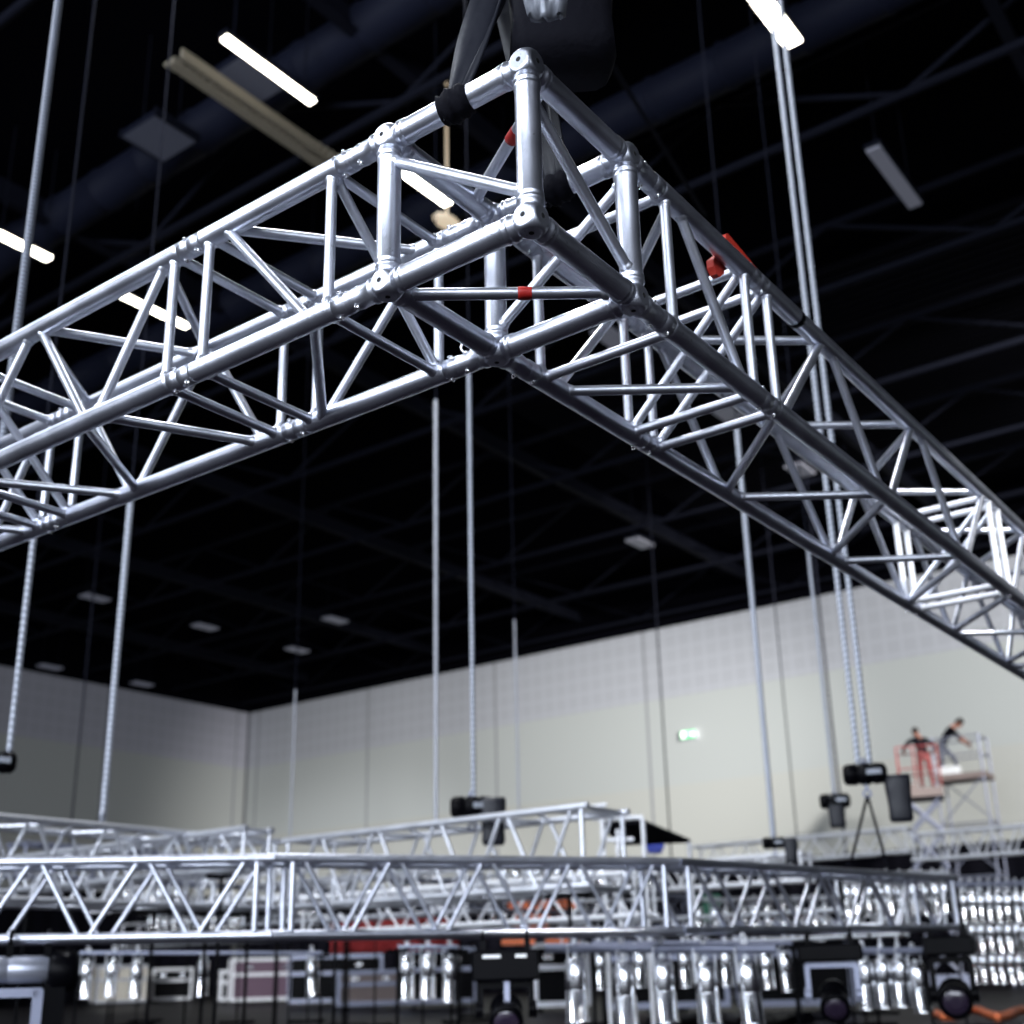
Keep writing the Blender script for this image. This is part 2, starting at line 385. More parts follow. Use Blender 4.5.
# right arm
module('short aluminium truss module joining the corner block to the right arm', 'R', .435, .945, 4,
       [('TO', .56, 'BO', .83), ('TO', .53, 'TI', .86), ('BI', .58, 'BO', .84), ('TI', .86, 'BI', .56)], (.50, .885))
def zig(t0):
    return [('BO', t0+.09, 'TO', t0+.41), ('TO', t0+.47, 'BO', t0+.75), ('BO', t0+.82, 'TO', t0+1.12), ('TO', t0+1.20, 'BO', t0+1.46), ('BO', t0+1.53, 'TO', t0+1.87),
            ('TI', t0+.11, 'TO', t0+.40), ('TO', t0+.42, 'TI', t0+.80), ('TI', t0+.83, 'TO', t0+1.10), ('TO', t0+1.13, 'TI', t0+1.54), ('TI', t0+1.56, 'TO', t0+1.86),
            ('TI', t0+.12, 'BI', t0+.43), ('BI', t0+.46, 'TI', t0+.82), ('TI', t0+.85, 'BI', t0+1.21), ('BI', t0+1.25, 'TI', t0+1.53), ('TI', t0+1.57, 'BI', t0+1.91),
            ('BO', t0+.06, 'BI', t0+.46), ('BI', t0+.51, 'BO', t0+.77), ('BO', t0+.80, 'BI', t0+1.20), ('BI', t0+1.27, 'BO', t0+1.50), ('BO', t0+1.52, 'BI', t0+1.93)]
m2 = module('long aluminium truss module in the middle of the right arm', 'R', .945, 2.93, 4, zig(.95), (1.01, 2.87), lit_end=2.87)
tp = MB().lathe((1.20, 0, ZU), (1.22, 0, ZU), [(0, RC), (.001, RC*1.07), (.019, RC*1.07), (.02, RC)], 20).build('tape', M['black'], m2); tp['label'] = 'black tape band'
module('far aluminium truss module of the right arm, leaving the frame on the right', 'R', 2.93, 4.93, 4, zig(2.95), (2.985, 4.87), lit_end=2.985)
# ring bolt on the inner lower chord
mb = MB(); mb.torus((S, .435, ZB+.040), .012, .003, (.75, .55, .2), 20, 8); mb.tube((S, .435, ZB+.02), (S, .435, ZB+.03), .004)
thing(mb, 'eye_ring', M['steel'], 'small steel eye ring standing on the lower chord behind the corner block', 'ring')
# red webbing loop over the outer top chord of the right arm
mb = MB()
def slabxz(pts, y0, y1):
    n = len(pts); mb.add([(x, y0, z) for x, z in pts]+[(x, y1, z) for x, z in pts], [tuple(range(n)), tuple(reversed(range(n, 2*n)))]+[(i, i+n, (i+1) % n+n, (i+1) % n) for i in range(n)])
slabxz([(.800, ZU+.012), (.803, ZU+.046), (.815, ZU+.054), (.835, ZU+.052), (.985, ZU+.030), (.990, ZU+.012)], -.008, .034)
for i in range(9): slabxz([(.82+i*.018, ZU+.049-i*.003), (.822+i*.018, ZU+.056-i*.003), (.830+i*.018, ZU+.056-i*.003), (.832+i*.018, ZU+.049-i*.003)], -.004, .030)
slabxz([(.785, ZU-.020), (.785, ZU-.040), (.797, ZU-.056), (.815, ZU-.056), (.84, ZU-.035), (.85, ZU+.02), (.83, ZU+.02)], .022, .040)
thing(mb, 'webbing_strap', M['redweb'], 'red webbing strap looped over the top chord of the right arm', 'strap')
# black round slings wrapped round two top tubes of the corner block
def sling(name, c, ax, top, label, wd_=.075):
    c = V(c); ax = V(ax); e2 = empty(name, c, label, 'sling')
    mb = MB(); vs = []; fs = []; n = 26; rows = 13
    for j in range(rows):
        d = wd_*(j/(rows-1)-.5)
        for i in range(n):
            a = 2*PI*i/n; rr = RC+.005+.0035*math.sin(j*1.3+i*.5)+.002*math.sin(j*2.9-i*1.1)+(.004 if 2 < j < rows-3 else 0)
            if j in (0, rows-1): rr = RC+.001
            u = ax.cross(V((0, 0, 1))); vs.append(c+ax*(d+.007*math.sin(a+1))+u*math.cos(a)*rr+V((0, 0, 1))*math.sin(a)*rr)
    for j in range(rows-1):
        for i in range(n): fs.append((j*n+i, j*n+(i+1) % n, (j+1)*n+(i+1) % n, (j+1)*n+i))
    mb.add(vs, fs, True); mb.build('wrap', M['blackcloth'], e2)
    for off, tw in ((-.012, .5), (.014, -.6)):
        vs = []; fs = []; m = 14; p0 = c+ax*off+V((0, 0, .018)); p1 = V(top)+ax*off*2.4
        for i in range(m+1):
            t = i/m; p = p0.lerp(p1, t); a = tw*t*2; w2 = (.012+.016*math.sin(min(1, t*1.6)*PI/2))
            sd = (ax*math.cos(a)+V((1, -1, 0)).normalized()*math.sin(a))
            for q in range(5): vs.append(p+sd*w2*(q/2-1)+V((-.7, -.6, 0))*.006*math.cos(q*2.2+t*3))
        for i in range(m):
            for q in range(4): fs.append((i*5+q, (i+1)*5+q, (i+1)*5+q+1, i*5+q+1))
        mb = MB(); mb.add(vs, fs, True); lg = mb.build('sling_leg', M['bagcloth'], e2); md = lg.modifiers.new('s', 'SOLIDIFY'); md.thickness = .006
sling('round_sling', (0, .175, ZU), (0, 1, 0), (.14, .15, ZU+.42), 'black round sling wrapped on the top left tube of the corner block')
sling('round_sling', (S, .175, ZU), (0, 1, 0), (.20, .15, ZU+.42), 'black round sling wrapped on the rear top tube, right of the front post', .075)
# chain hoist over the corner
def hoist(loc, s, label, chain_top, bag=(.9, 0), twin=False, legs=None, zr=0, chr_=.018, strands=None, bagmat='bagcloth', bagdrop=0, split=None):
    """electric chain hoist: two-lobed body, hook, chain bag hung at its side, chains up to the roof"""
    e2 = empty('chain_hoist', loc, label, 'chain hoist'); L = V(loc)
    def pt(x, y, z):
        return L+V((math.cos(zr)*x-math.sin(zr)*y, math.sin(zr)*x+math.cos(zr)*y, z))*s
    mb = MB(); mb.lathe(pt(-.62, 0, 0), pt(.62, 0, 0), [(0, .16*s), (.03*s, .25*s), (.12*s, .30*s), (.38*s, .31*s), (.40*s, .27*s), (.46*s, .27*s), (.48*s, .31*s), (.76*s, .31*s), (.78*s, .27*s), (.84*s, .27*s), (.86*s, .31*s), (1.12*s, .29*s), (1.20*s, .23*s), (1.24*s, .14*s)], 20)
    mb.build('motor_body', M['black'], e2)
    mb = MB(); mb.box(pt(.25, -.30, .02), (.42*s, .06*s, .15*s), Matrix.Rotation(zr, 3, 'Z')); pl = mb.build('nameplate', M['bagshine'], e2); pl['label'] = 'silver plate on the motor'
    mb = MB(); mb.tube(pt(0, 0, -.28), pt(0, 0, -.45), .05*s); mb.torus(pt(0, 0, -.56), .10*s, .035*s, (math.sin(zr), -math.cos(zr), 0)); mb.build('hook', M['greypaint'], e2)
    mb = MB(); mb.tube(pt(-.12, 0, .28), pt(.12, 0, .28), .05*s); mb.torus(pt(0, 0, .36), .09*s, .03*s, (0, 1, 0)); mb.build('top_bracket', M['greypaint'], e2)
    bx, by = bag; q = []
    hw, hd, hh = .36, .26, .62
    mb = MB(); lv = [(1.0, .22), (1.04, .05), (.96, -.3), (.88, -.7), (.92, -.98), (.80, -1.08)]
    vs = []
    for f, z in lv:
        for a in range(12):
            an = 2*PI*a/12; cx = math.copysign(abs(math.cos(an))**.5, math.cos(an)); cy = math.copysign(abs(math.sin(an))**.5, math.sin(an))
            vs.append(pt(bx+cx*hw*f, by+cy*hd*f, z-bagdrop))
    fs = [(i*12+a, (i+1)*12+a, (i+1)*12+(a+1) % 12, i*12+(a+1) % 12) for i in range(len(lv)-1) for a in range(12)]
    fs += [tuple(range(12)), tuple(reversed(range(60, 72)))]
    mb.add(vs, fs, True); mb.build('chain_bag', M[bagmat], e2)
    mb = MB(); r = chr_; zt = split if split else chain_top; m3 = MB()
    for dx in (strands or (0,)):
        p = pt(dx, 0, .30); mb.lathe(p, V((p.x, p.y, zt)), [(0, r), (zt-p.z, r)], 10)
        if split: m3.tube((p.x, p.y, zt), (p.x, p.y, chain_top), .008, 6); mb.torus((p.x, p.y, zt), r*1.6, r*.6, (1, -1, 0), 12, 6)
    mb.build('lifting_chain', M['chain'], e2)
    if split: m3.build('shaded_chain_top', M['beam'], e2)  # thin dark upper run stands in for the chain fading into shade
    if legs:
        mb = MB()
        for q in legs: mb.tube(pt(0, 0, -.60), q, .035*s*1.2, 8)
        mb.build('sling_leg', M['blackcloth'], e2)
    return e2
def facing(p):  # rotation about z that lays local x across the view
    d = (V(p)-CAM); return math.atan2(d.y, d.x)-PI/2
hp = V((.17, .15, ZU+.63))
hz = facing(hp)
hoist(hp, .34, 'black chain hoist with chain bag hanging right above the corner block', ZT, bag=(.30, -.10), zr=hz, chr_=.008, strands=(0,), bagmat='blackcloth', bagdrop=.32)
mb = MB(); c = at(546, 0, 2.12)
q = facing(c)
n = 10; vs = []; fs = []
for j in range(5):
    for i in range(n+1):
        u = (i/n-.5)*(.115-.012*(4-j)); zz = -.050+.05*j+.0025*math.sin(i*2.1+j)
        dpt = .012*math.sin(i*1.7+j*.8)
        vs.append(c+V((math.cos(q)*u-math.sin(q)*-.02, math.sin(q)*u+math.cos(q)*-.02, zz))-V((.75, .55, 0))*dpt)
for j in range(4):
    for i in range(n): fs.append((j*(n+1)+i, j*(n+1)+i+1, (j+1)*(n+1)+i+1, (j+1)*(n+1)+i))
mb.add(vs, fs, True); cover = mb.build('rain_cover', M['bagshine']); md = cover.modifiers.new('s', 'SOLIDIFY'); md.thickness = .012
tag(cover, 'grey shiny fabric cover hanging at top centre above the corner block', 'cover')

# ------------------------------------------------------------------ box trusses standing in the middle of the hall
def stand(x, y, z, label, wd=.3):
    e2 = empty('support_stand', (x, y, FZ), label, 'stand')
    mb = MB(); mb.tube((x, y, FZ+.02), (x, y, z-.02), .014, 8); mb.build('post', M['black'], e2)
    mb = MB(); mb.box((x, y, FZ+.02), (.7, .06, .04)); mb.box((x, y, FZ+.02), (.06, .7, .04)); mb.build('foot', M['black'], e2)
    mb = MB(); mb.box((x, y, z-.012), (wd+.1, .06, .024)); mb.box((x, y, z-.012), (.06, wd+.1, .024)); mb.build('cross_head', M['black'], e2)
def box_truss(label, P0, P1, h, wd, n, rc=.022, rb=.010, mc='alufar', side=None, group=None, sides=8, start=0, endmat=None, g=None, stands=True):
    """P0,P1: ends of the front bottom chord. one module with four chords, zigzags on all faces, end frames"""
    P0 = V(P0); P1 = V(P1); ax = (P1-P0); L = ax.length; ax.normalize()
    sd = ax.cross(V((0, 0, 1))).normalized()
    if sd.dot(((P0+P1)/2)-CAM) < 0: sd = -sd
    e2 = empty('box_truss', P0, label, 'truss', group); up = V((0, 0, h)); sv = sd*wd; m = M[mc]
    cor = [V((0, 0, 0)), up, sv, sv+up]
    for c in cor: MB().tube(P0+c, P1+c, rc, sides+2).build('chord', m, e2)
    mb_ = .05*1.0
    def br(a, b): MB().tube(a, b, rb, sides).build('brace', m, e2)
    def pos(c, t): return P0+cor[c]+ax*t
    jb = .04; a0 = (g+.03) if g else h*.2; g = g or h*.11; st = (L-2*a0)/n
    for i in range(n):
        ta = a0+st*i+h*.06; tb = a0+st*(i+1)-h*.06; s = (i+start) % 2
        br(pos(s, ta), pos(1-s, tb)); br(pos(2+s, ta), pos(3-s, tb))
        br(pos(1+2*s, ta), pos(3-2*s, tb)); br(pos(2*s, ta), pos(2-2*s, tb))
    for t in (g, L-g):
        for a, b in ((0, 1), (2, 3), (0, 2), (1, 3)): MB().tube(pos(a, t), pos(b, t), rb*1.15, sides).build('end_bar', M[endmat] if endmat else m, e2)
    if stands:
        for t, w_ in ((.12, 'left'), (.88, 'right')):
            lo = t if P0.x < 1e9 else t
            p = P0.lerp(P1, t)+sv*.5; stand(p.x, p.y, P0.z-rc, 'black stand, %s one of two, under the %s' % (w_, ' '.join(label.split()[:7])), wd*.6)
    return e2
# T1: curved front truss, three modules
T1 = [V((1.26, 5.15, 1.300)), V((2.545, 3.40, 1.278)), V((4.275, 2.19, 1.266)), V((7.91, 1.88, 1.315))]
def lerp(a, b, t): return a+(b-a)*t
def inset(a, b, d0, d1): u = (b-a).normalized(); return a+u*d0, b-u*d1
T1[0] = lerp(T1[0], T1[1], .07)
def t1mod(label, a, b, n, st): box_truss(label, a, b, .35, .30, n, .023, .0125, 'alu', start=st, group='modules of the low curved truss', g=.085, stands=False)
t1mod('bright low curved truss module across the bottom left, over the silver fixture', T1[0], T1[1], 7, 0)
t1mod('low curved truss module across the bottom centre, over the black moving light', T1[1], T1[2], 8, 1)
t1mod('low curved truss module at the bottom right, darker chords, receding to the right', T1[2], T1[3], 10, 1)

# T2/T3: larger ring behind
ztop = at(0, 817, 8).z; yk = at(0, 817, 8).y; HB = .52
def solve_x(px, y, z):
    lo, hi = -1., 30.
    for _ in range(50):
        m = (lo+hi)/2; d = V((m, y, z))-CAM; X = PX+FPX*d.dot(CR)/d.dot(CF)
        if X < px: lo = m
        else: hi = m
    return lo
def solve_y(px, x, z):
    lo, hi = -1., 40.
    for _ in range(50):
        m = (lo+hi)/2; d = V((x, m, z))-CAM; X = PX+FPX*d.dot(CR)/d.dot(CF)
        if X > px: lo = m
        else: hi = m
    return lo
xk = solve_x(280, yk, ztop)
zb = ztop-HB
box_truss('grey truss module behind on the left, dark top chord, below the light wall', (1.6, yk, zb), (xk-.6, yk, zb), HB, HB, 10, .026, .014)
ce = box_truss('square corner section of the rear truss ring on the left, many upright bars', (xk-.56, yk, zb), (xk, yk, zb), HB, HB, 1, .026, .018, mc='alufar')
ye = solve_y(588, xk, ztop)
box_truss('bright truss module rising to the right behind, ending under a black chain hoist', (xk, yk-.04, zb), (xk, ye, zb), HB, HB, 9, .026, .015, mc='alufar')
# T4 bright far chords at left
def vtruss(label, x0, y0, x1, D0, h, n, mc='alufar', rc=.022, rb=.011, wd=None, start=0):
    """truss running along world Y from pixel (x0,y0) of its front bottom chord at depth D0 to pixel column x1"""
    p = at(x0, y0, D0); y2 = solve_y(x1, p.x, p.z); return box_truss(label, p, (p.x, y2, p.z), h, wd or h*.9, n, rc, rb, mc, start=start)
def htruss(label, x0, y0, x1, D0, h, n, mc='alufar', rc=.022, rb=.011, wd=None, start=0):
    p = at(x0, y0, D0); x2 = solve_x(x1, p.y, p.z); return box_truss(label, p, (x2, p.y, p.z), h, wd or h*.9, n, rc, rb, mc, start=start)
vtruss('pale truss seen through the low curved truss at far left', -10, 893, 245, 10.5, .27, 12, 'alufar', .026)
vtruss('pale truss behind the uprights left of centre', 240, 925, 470, 13, .40, 9)
vtruss('pale truss behind the red sheet near centre', 300, 934, 640, 12, .34, 12, 'alubright')
vtruss('bright short truss at centre right with zigzag braces, row of cans below', 640, 891, 805, 17, .34, 9, 'alubright', .03, .018)
vtruss('thin truss at centre, low among the lamp cans', 430, 905, 650, 18, .36, 10)
vtruss('thin low truss behind the flight cases on the left', 120, 948, 330, 22, .40, 10)
vtruss('thin low truss between the rows of upright cans right of centre', 560, 948, 900, 16, .30, 14)
vtruss('white truss far right, carrying the wall-side rigging below the scaffold', 690, 868, 910, 25, .42, 12, 'alubright', .03, .018)
vtruss('white truss at the right edge below the scissor lift', 912, 860, 1060, 22, .45, 9, 'alubright', .028, .018)
htruss('grey truss seen end-on right of the curved truss', 880, 924, 948, 10.5, .42, 4, 'alufar', .022, .012)
vtruss('pale truss over the silver cans at lower left', 90, 912, 300, 16, .30, 12, 'alubright')
htruss('dark truss low at centre behind the black moving light', 380, 905, 700, 15, .34, 14, 'greypaint')
htruss('dark truss under the bright ring at left', 20, 875, 420, 13, .34, 14, 'greypaint')

# masking drapes along both walls
def drape(label, a, b, h):
    a = V(a); b = V(b); L = (b-a).length; ax = (b-a).normalized(); nrm = ax.cross(V((0, 0, 1))); n = int(L/.16); vs = []; fs = []
    for i in range(n+1):
        p = a+ax*(L*i/n)+nrm*.07*math.sin(i*1.35); vs += [p, p+V((0, 0, h))]
    for i in range(n): fs.append((2*i, 2*i+2, 2*i+3, 2*i+1))
    mb = MB(); mb.add(vs, fs, True); o = mb.build('masking_drape', M['drape']); md = o.modifiers.new('s', 'SOLIDIFY'); md.thickness = .02
    return tag(o, label, 'drape')
drape('long black pleated drape standing along the bottom of the right wall', (35.6, 2, FZ), (35.6, 41.6, FZ), 3.9)
drape('long black pleated drape standing along the bottom of the left wall', (14, 42.0, FZ), (35.4, 42.0, FZ), 4.1)

# ------------------------------------------------------------------ lamp cans
def can_proto(loc, s, label, group, parts=True, tilt=0):
    """chrome spot can hanging nose down: ribbed cap, barrel, flared rim; yoke and clamp"""
    L = V(loc); e2 = empty('spot_can', L, label, 'lamp', group)
    mb = MB(); pr = [(0, .05), (.01, .085), (.03, .10), (.06, .104), (.07, .110), (.30, .110), (.305, .106), (.315, .106), (.32, .110), (.585, .112), (.59, .12), (.61, .122)]
    mb.lathe(L+V((0, 0, -.06*s)), L+V((0, 0, -1)), [(d*s, r*s) for d, r in pr], 22); mb.build('barrel', M['chrome'], e2)
    if parts:
        mb = MB(); mb.path([L+V((-.13*s, 0, -.28*s)), L+V((-.13*s, 0, .05*s)), L+V((.13*s, 0, .05*s)), L+V((.13*s, 0, -.28*s))], .010*s, 6); mb.build('yoke', M['alufar'], e2)
        mb = MB(); mb.box(L+V((0, 0, .09*s)), (.04*s, .05*s, .07*s)); mb.torus(L+V((0, 0, .15*s)), .035*s, .012*s, (0, 1, 0), 14, 6); mb.build('clamp', M['alubright'], e2)
        MB().sphere(L+V((0, 0, -.045*s)), .035*s, 12, 8).build('cap', M['white'], e2)
    return e2
ORD = 'first second third fourth fifth sixth seventh eighth ninth tenth eleventh twelfth thirteenth fourteenth fifteenth sixteenth'.split()
def cans(lst, D, s, group, fmt, z=None):
    """lst of (px, py of clamp top); every one a thing of its own"""
    proto = None
    if isinstance(fmt, str): fmt = [ORD[q]+' '+fmt for q in range(len(lst))]
    for i, (x, y) in enumerate(lst):
        p = at(x, y, D)
        if proto is None: proto = can_proto(p, s, fmt if isinstance(fmt, str) else fmt[i], group); o = proto
        else:
            o = copy_tree(proto); o.location = p; o['label'] = fmt if isinstance(fmt, str) else fmt[i]
            o.rotation_euler = (random.uniform(-.06, .06), random.uniform(-.06, .06), random.uniform(-.5, .5))
cans([(575, 951), (622, 956), (661, 952), (704, 954), (745, 953)], 6.6, .54, 'large cans under the low truss',
     ['large polished spot can beside the black moving light, leftmost of the big row', 'large polished spot can, second of the big row right of centre',
      'large polished spot can, middle of the big row right of centre', 'large polished spot can, fourth of the big row right of centre', 'large polished spot can, last of the big row, left of the square moving light'])
cans([(600, 948), (640, 946), (683, 946), (725, 945), (765, 948), (783, 950)], 10, .48, 'smaller cans behind the big row', 'from left of the smaller polished cans just behind the big row')
cans([(863, 955), (881, 953), (898, 952), (914, 958)], 8.6, .54, 'cans at right',
     ['ribbed silver can right of the square moving light', 'brightest silver can, second right of the square moving light', 'silver can, third right of the square moving light', 'dim silver can just left of the black round moving light'])
cans([(407, 951), (428, 950), (450, 953)], 11, .62, 'cans at centre', ['bright can under the red sheet, left one of three', 'bright can under the red sheet, middle one of three', 'bright can just left of the black moving light'])
cans([(88, 958), (114, 957), (138, 958), (204, 956), (312, 956)], 13, .60, 'cans at left', ['white-lit can right of the silver fixture', 'white-lit can left of the pale box frame', 'white-lit can between box frame and silver fixture, with round cap', 'white-lit can right of the small box frame', 'dim can right of the white edged flight case'])
for r_, (yy, xs, lb) in enumerate(((888, range(962, 1034, 9), 'upper'), (918, range(970, 1034, 9), 'middle'), (948, range(972, 1034, 9), 'lower'))):
    cans([(x, yy) for x in xs], 15, .62, 'cans in the %s row of the rack at right edge' % lb, 'from left of the shiny cans in the %s row of the right edge rack' % lb)
    a = at(950, yy-4, 15); b = at(1044, yy-5, 15)
    thing(MB().tube(a, b, .03), 'rack_pipe', M['greypaint'], 'grey pipe over the %s row of cans at the right edge' % lb, 'pipe')
for x0, x1, y0, D, lb in ((592, 792, 943, 10, 'just behind the big row of cans'), (398, 458, 947, 11, 'over the three cans below the red cover'), (80, 322, 953, 13, 'over the white-lit cans at lower left')):
    a = at(x0, y0, D); b = at(x1, y0, D); thing(MB().tube(a, b, .02), 'rigging_pipe', M['greypaint'], 'dark pipe '+lb, 'pipe')
    for t, w_ in ((.0, 'left'), (1, 'right')): q = a.lerp(b, t); stand(q.x, q.y, q.z-.02, 'black %s stand under the dark pipe %s' % (w_, ' '.join(lb.split()[:7])), .1)
for (x0, x1, st, y, D, s, lb) in ((504, 650, 11, 866, 16, .45, 'centre, just under the curved truss top chord'), (356, 470, 12, 885, 18, .5, 'centre left, above the red sheet'), (125, 190, 9, 888, 18, .45, 'left, behind the curved truss'),
                               (150, 240, 8, 917, 20, .4, 'left, low behind the curved truss'), (700, 860, 14, 905, 17, .6, 'right, behind the curved truss'), (480, 660, 13, 908, 20, .5, 'centre, low behind the curved truss'),
                               (845, 945, 11, 880, 13, .55, 'right, behind the zigzag of the curved truss'), (300, 345, 8, 890, 17, .5, 'left of centre, by the pair of uprights')):
    g = 'small cans at '+lb
    cans([(x+random.uniform(-2, 2), y-(x-x0)*.02+random.uniform(-1, 1)) for x in range(x0, x1, st)], D, s, g, 'from left of the small cans at '+' '.join(lb.replace(',', '').split()[:10]))
    a = at(x0-8, y-5, D); b = at(x1+4, y-5-(x1-x0)*.02, D)
    thing(MB().tube(a, b, .03), 'rigging_pipe', M['alufar'], 'thin pipe carrying the far cans at '+lb, 'pipe')
    for t, w_ in ((.02, 'left'), (.98, 'right')): q = a.lerp(b, t); stand(q.x, q.y, q.z-.03, 'black %s stand under the far cans at %s' % (w_, ' '.join(lb.replace(',', '').split()[:8])), .1)
# pipe under the low truss that carries the large cans
a = at(545, 948, 6.6); b = at(775, 949, 6.6)
thing(MB().tube(a, b, .025), 'rigging_pipe', M['greypaint'], 'dark pipe carrying the large cans right of centre', 'pipe')
a = at(850, 951, 8.6); b = at(950, 950, 8.6)
thing(MB().tube(a, b, .025), 'rigging_pipe', M['greypaint'], 'dark pipe carrying the silver cans left of the round moving light', 'pipe')

# ------------------------------------------------------------------ moving lights under the low truss
def moving_light(px, py, D, s, label, head=0.0, basemat='black', yokemat='greypaint', win=True, wide=1.0, strip=False, bh=.17):
    L = at(px, py, D); zr = facing(L); R = Matrix.Rotation(zr, 3, 'Z'); e2 = empty('moving_light', L, label, 'stage light')
    def pt(x, y, z): return L+R @ V((x, y, z))*s
    mb = MB()
    # base: chamfered box
    w_, d_, h_ = .30*wide, .18, bh; vs = []
    for zz, f in ((0, .94), (-.02, 1), (-h_+.02, 1), (-h_, .94)):
        for sx, sy in ((-1, -.8), (-.93, -1), (.93, -1), (1, -.8), (1, .8), (.93, 1), (-.93, 1), (-1, .8)): vs.append(pt(sx*w_*f, sy*d_*f, zz))
    fs = [(i*8+a, i*8+(a+1) % 8, (i+1)*8+(a+1) % 8, (i+1)*8+a) for i in range(3) for a in range(8)]+[tuple(reversed(range(8))), tuple(range(24, 32))]
    mb.add(vs, fs); base = mb.build('base', M[basemat], e2)
    if win:
        for xx, ww in ((-.12, .16), (.14, .10)):
            q = MB().box(pt(xx*wide, -d_-.004, -.055), (ww*s, .01*s, .028*s), R).build('window_reflection', M['white'], base); q['label'] = 'pale strip painted as a reflection'  # white strips paint window reflections onto the base
    for sx in (-.2, .2):
        MB().box(pt(sx*wide, 0, .05), (.05*s, .06*s, .10*s), R).torus(pt(sx*wide, 0, .12), .038*s, .014*s, R @ V((1, 0, 0)), 16, 6).build('clamp', M['black'], e2)
    mb = MB(); yw = .235*wide
    mb.box(pt(0, 0, -bh-.035), (2*yw*s, .12*s, .055*s), R)
    for sx in (-1, 1):
        mb.box(pt(sx*yw*.96, 0, -.38), (.05*s, .11*s, .36*s), R); mb.lathe(pt(sx*yw-.035, 0, -.5), pt(sx*yw+.035, 0, -.5), [(0, .075*s), (.07*s, .075*s)], 16)
    mb.build('yoke', M[yokemat], e2)
    if strip: q = MB().box(pt(.01, -.12, -.45), (.05*s, .03*s, .42*s), R).build('side_plate', M['greypaint'], e2)
    a = pt(0, .16, -.50+.10*math.sin(head)); b = pt(0, -.24, -.52-.16*math.sin(head)); mb = MB(); Lh = (b-a).length
    mb.lathe(a, b, [(0, .06*s), (.03*s, .11*s), (.12*s, .145*s), (.16*s, .145*s), (.17*s, .13*s), (Lh-.10*s, .125*s), (Lh-.08*s, .15*s), (Lh, .15*s), (Lh, .12*s)], 24)
    h_o = mb.build('head', M['black'], e2); d = (b-a).normalized()
    mb = MB(); mb.lathe(b-d*.01*s, b+d*.012*s, [(0, .118*s), (.014*s, .105*s), (.022*s, .05*s)], 22); mb.build('lens', M['lens'], h_o)
moving_light(505, 950, 5.9, .54, 'black moving light hanging from the low truss at bottom centre', .6, yokemat='black', strip=True, bh=.26)
moving_light(829, 944, 7.35, .58, 'moving light with square grey yoke at bottom right, round lens below', .8, win=False, wide=1.1)
moving_light(947, 936, 8.6, .77, 'black moving light at lower right, left of the rack of shiny cans', .3, yokemat='black', win=False, wide=.75)
# silver tubular fixture bottom left
L = at(10, 970, 5.6); zr = facing(L); R = Matrix.Rotation(zr, 3, 'Z'); e2 = empty('tubular_fixture', L, 'silver cylindrical stage fixture with black end and grey yoke at bottom left corner', 'stage light')
pt = lambda x, y, z: L+R @ V((x, y, z))
mb = MB(); mb.lathe(pt(-.22, 0, 0), pt(.165, 0, 0), [(0, .05), (.01, .062), (.2, .062), (.205, .059), (.215, .059), (.22, .062), (.375, .062), (.385, .056)], 28); mb.build('barrel', M['silver'], e2)
mb = MB()
vs = []
for f, xx in ((.8, .165), (1, .185), (1, .27), (.82, .295)):
    for a in range(10):
        an = 2*PI*a/10; vs.append(pt(xx, math.cos(an)*.085*f, math.sin(an)*.095*f-.01))
mb.add(vs, [(i*10+a, (i+1)*10+a, (i+1)*10+(a+1) % 10, i*10+(a+1) % 10) for i in range(3) for a in range(10)]+[tuple(range(10)), tuple(reversed(range(30, 40)))], True)
mb.box(pt(.2, 0, -.16), (.09, .10, .22), R); mb.build('end_housing', M['black'], e2)
mb = MB(); mb.box(pt(0, -.03, -.10), (.29, .07, .04), R); mb.box(pt(.13, -.03, -.20), (.045, .07, .22), R); mb.box(pt(-.13, -.03, -.20), (.045, .07, .22), R); mb.build('yoke', M['greypaint'], e2)
for xx in (-.01, .155): mb = MB(); mb.box(pt(xx, 0, .085), (.03, .05, .07), R); mb.torus(pt(xx, 0, .14), .030, .011, R @ V((1, 0, 0)), 16, 6); mb.build('clamp', M['black'], e2)

# ------------------------------------------------------------------ chain hoists and chains further back
def zat(p, y):
    """height at which a plumb line through p reaches image row y"""
    lo, hi = p.z, 40.
    for _ in range(40):
        m = (lo+hi)/2; d = V((p.x, p.y, m))-CAM
        if PY-FPX*d.dot(CU)/d.dot(CF) > y: lo = m
        else: hi = m
    return min(lo, ZT-.3)
def hoist_at(px, py, D, s, label, bag, strands=(0,), legs=None, chr_=.02, bagdrop=0, sy=None):
    p = at(px, py, D); sp_ = zat(p, sy) if sy else None
    hoist(p, s, label, ZT, bag=bag, zr=facing(p), chr_=chr_, strands=strands, legs=legs, bagdrop=bagdrop, split=sp_)
hoist_at(865, 774, 8.2, .235, 'black chain hoist with twin chains and black bag in front of the scissor lift', (.86, .1), strands=(-.16, .16), chr_=.019,
         legs=[at(852, 858, 8.2), at(889, 872, 8.0)], bagdrop=.30)
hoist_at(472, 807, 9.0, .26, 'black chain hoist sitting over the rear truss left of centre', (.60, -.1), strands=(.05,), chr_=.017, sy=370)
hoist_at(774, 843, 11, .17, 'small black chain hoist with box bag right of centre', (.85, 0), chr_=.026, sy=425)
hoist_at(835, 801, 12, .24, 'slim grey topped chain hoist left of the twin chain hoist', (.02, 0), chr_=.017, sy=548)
hoist_at(-8, 762, 7.2, .22, 'black chain hoist cut by the left edge of the picture', (-.2, 0), strands=(.4,), chr_=.018, sy=520)
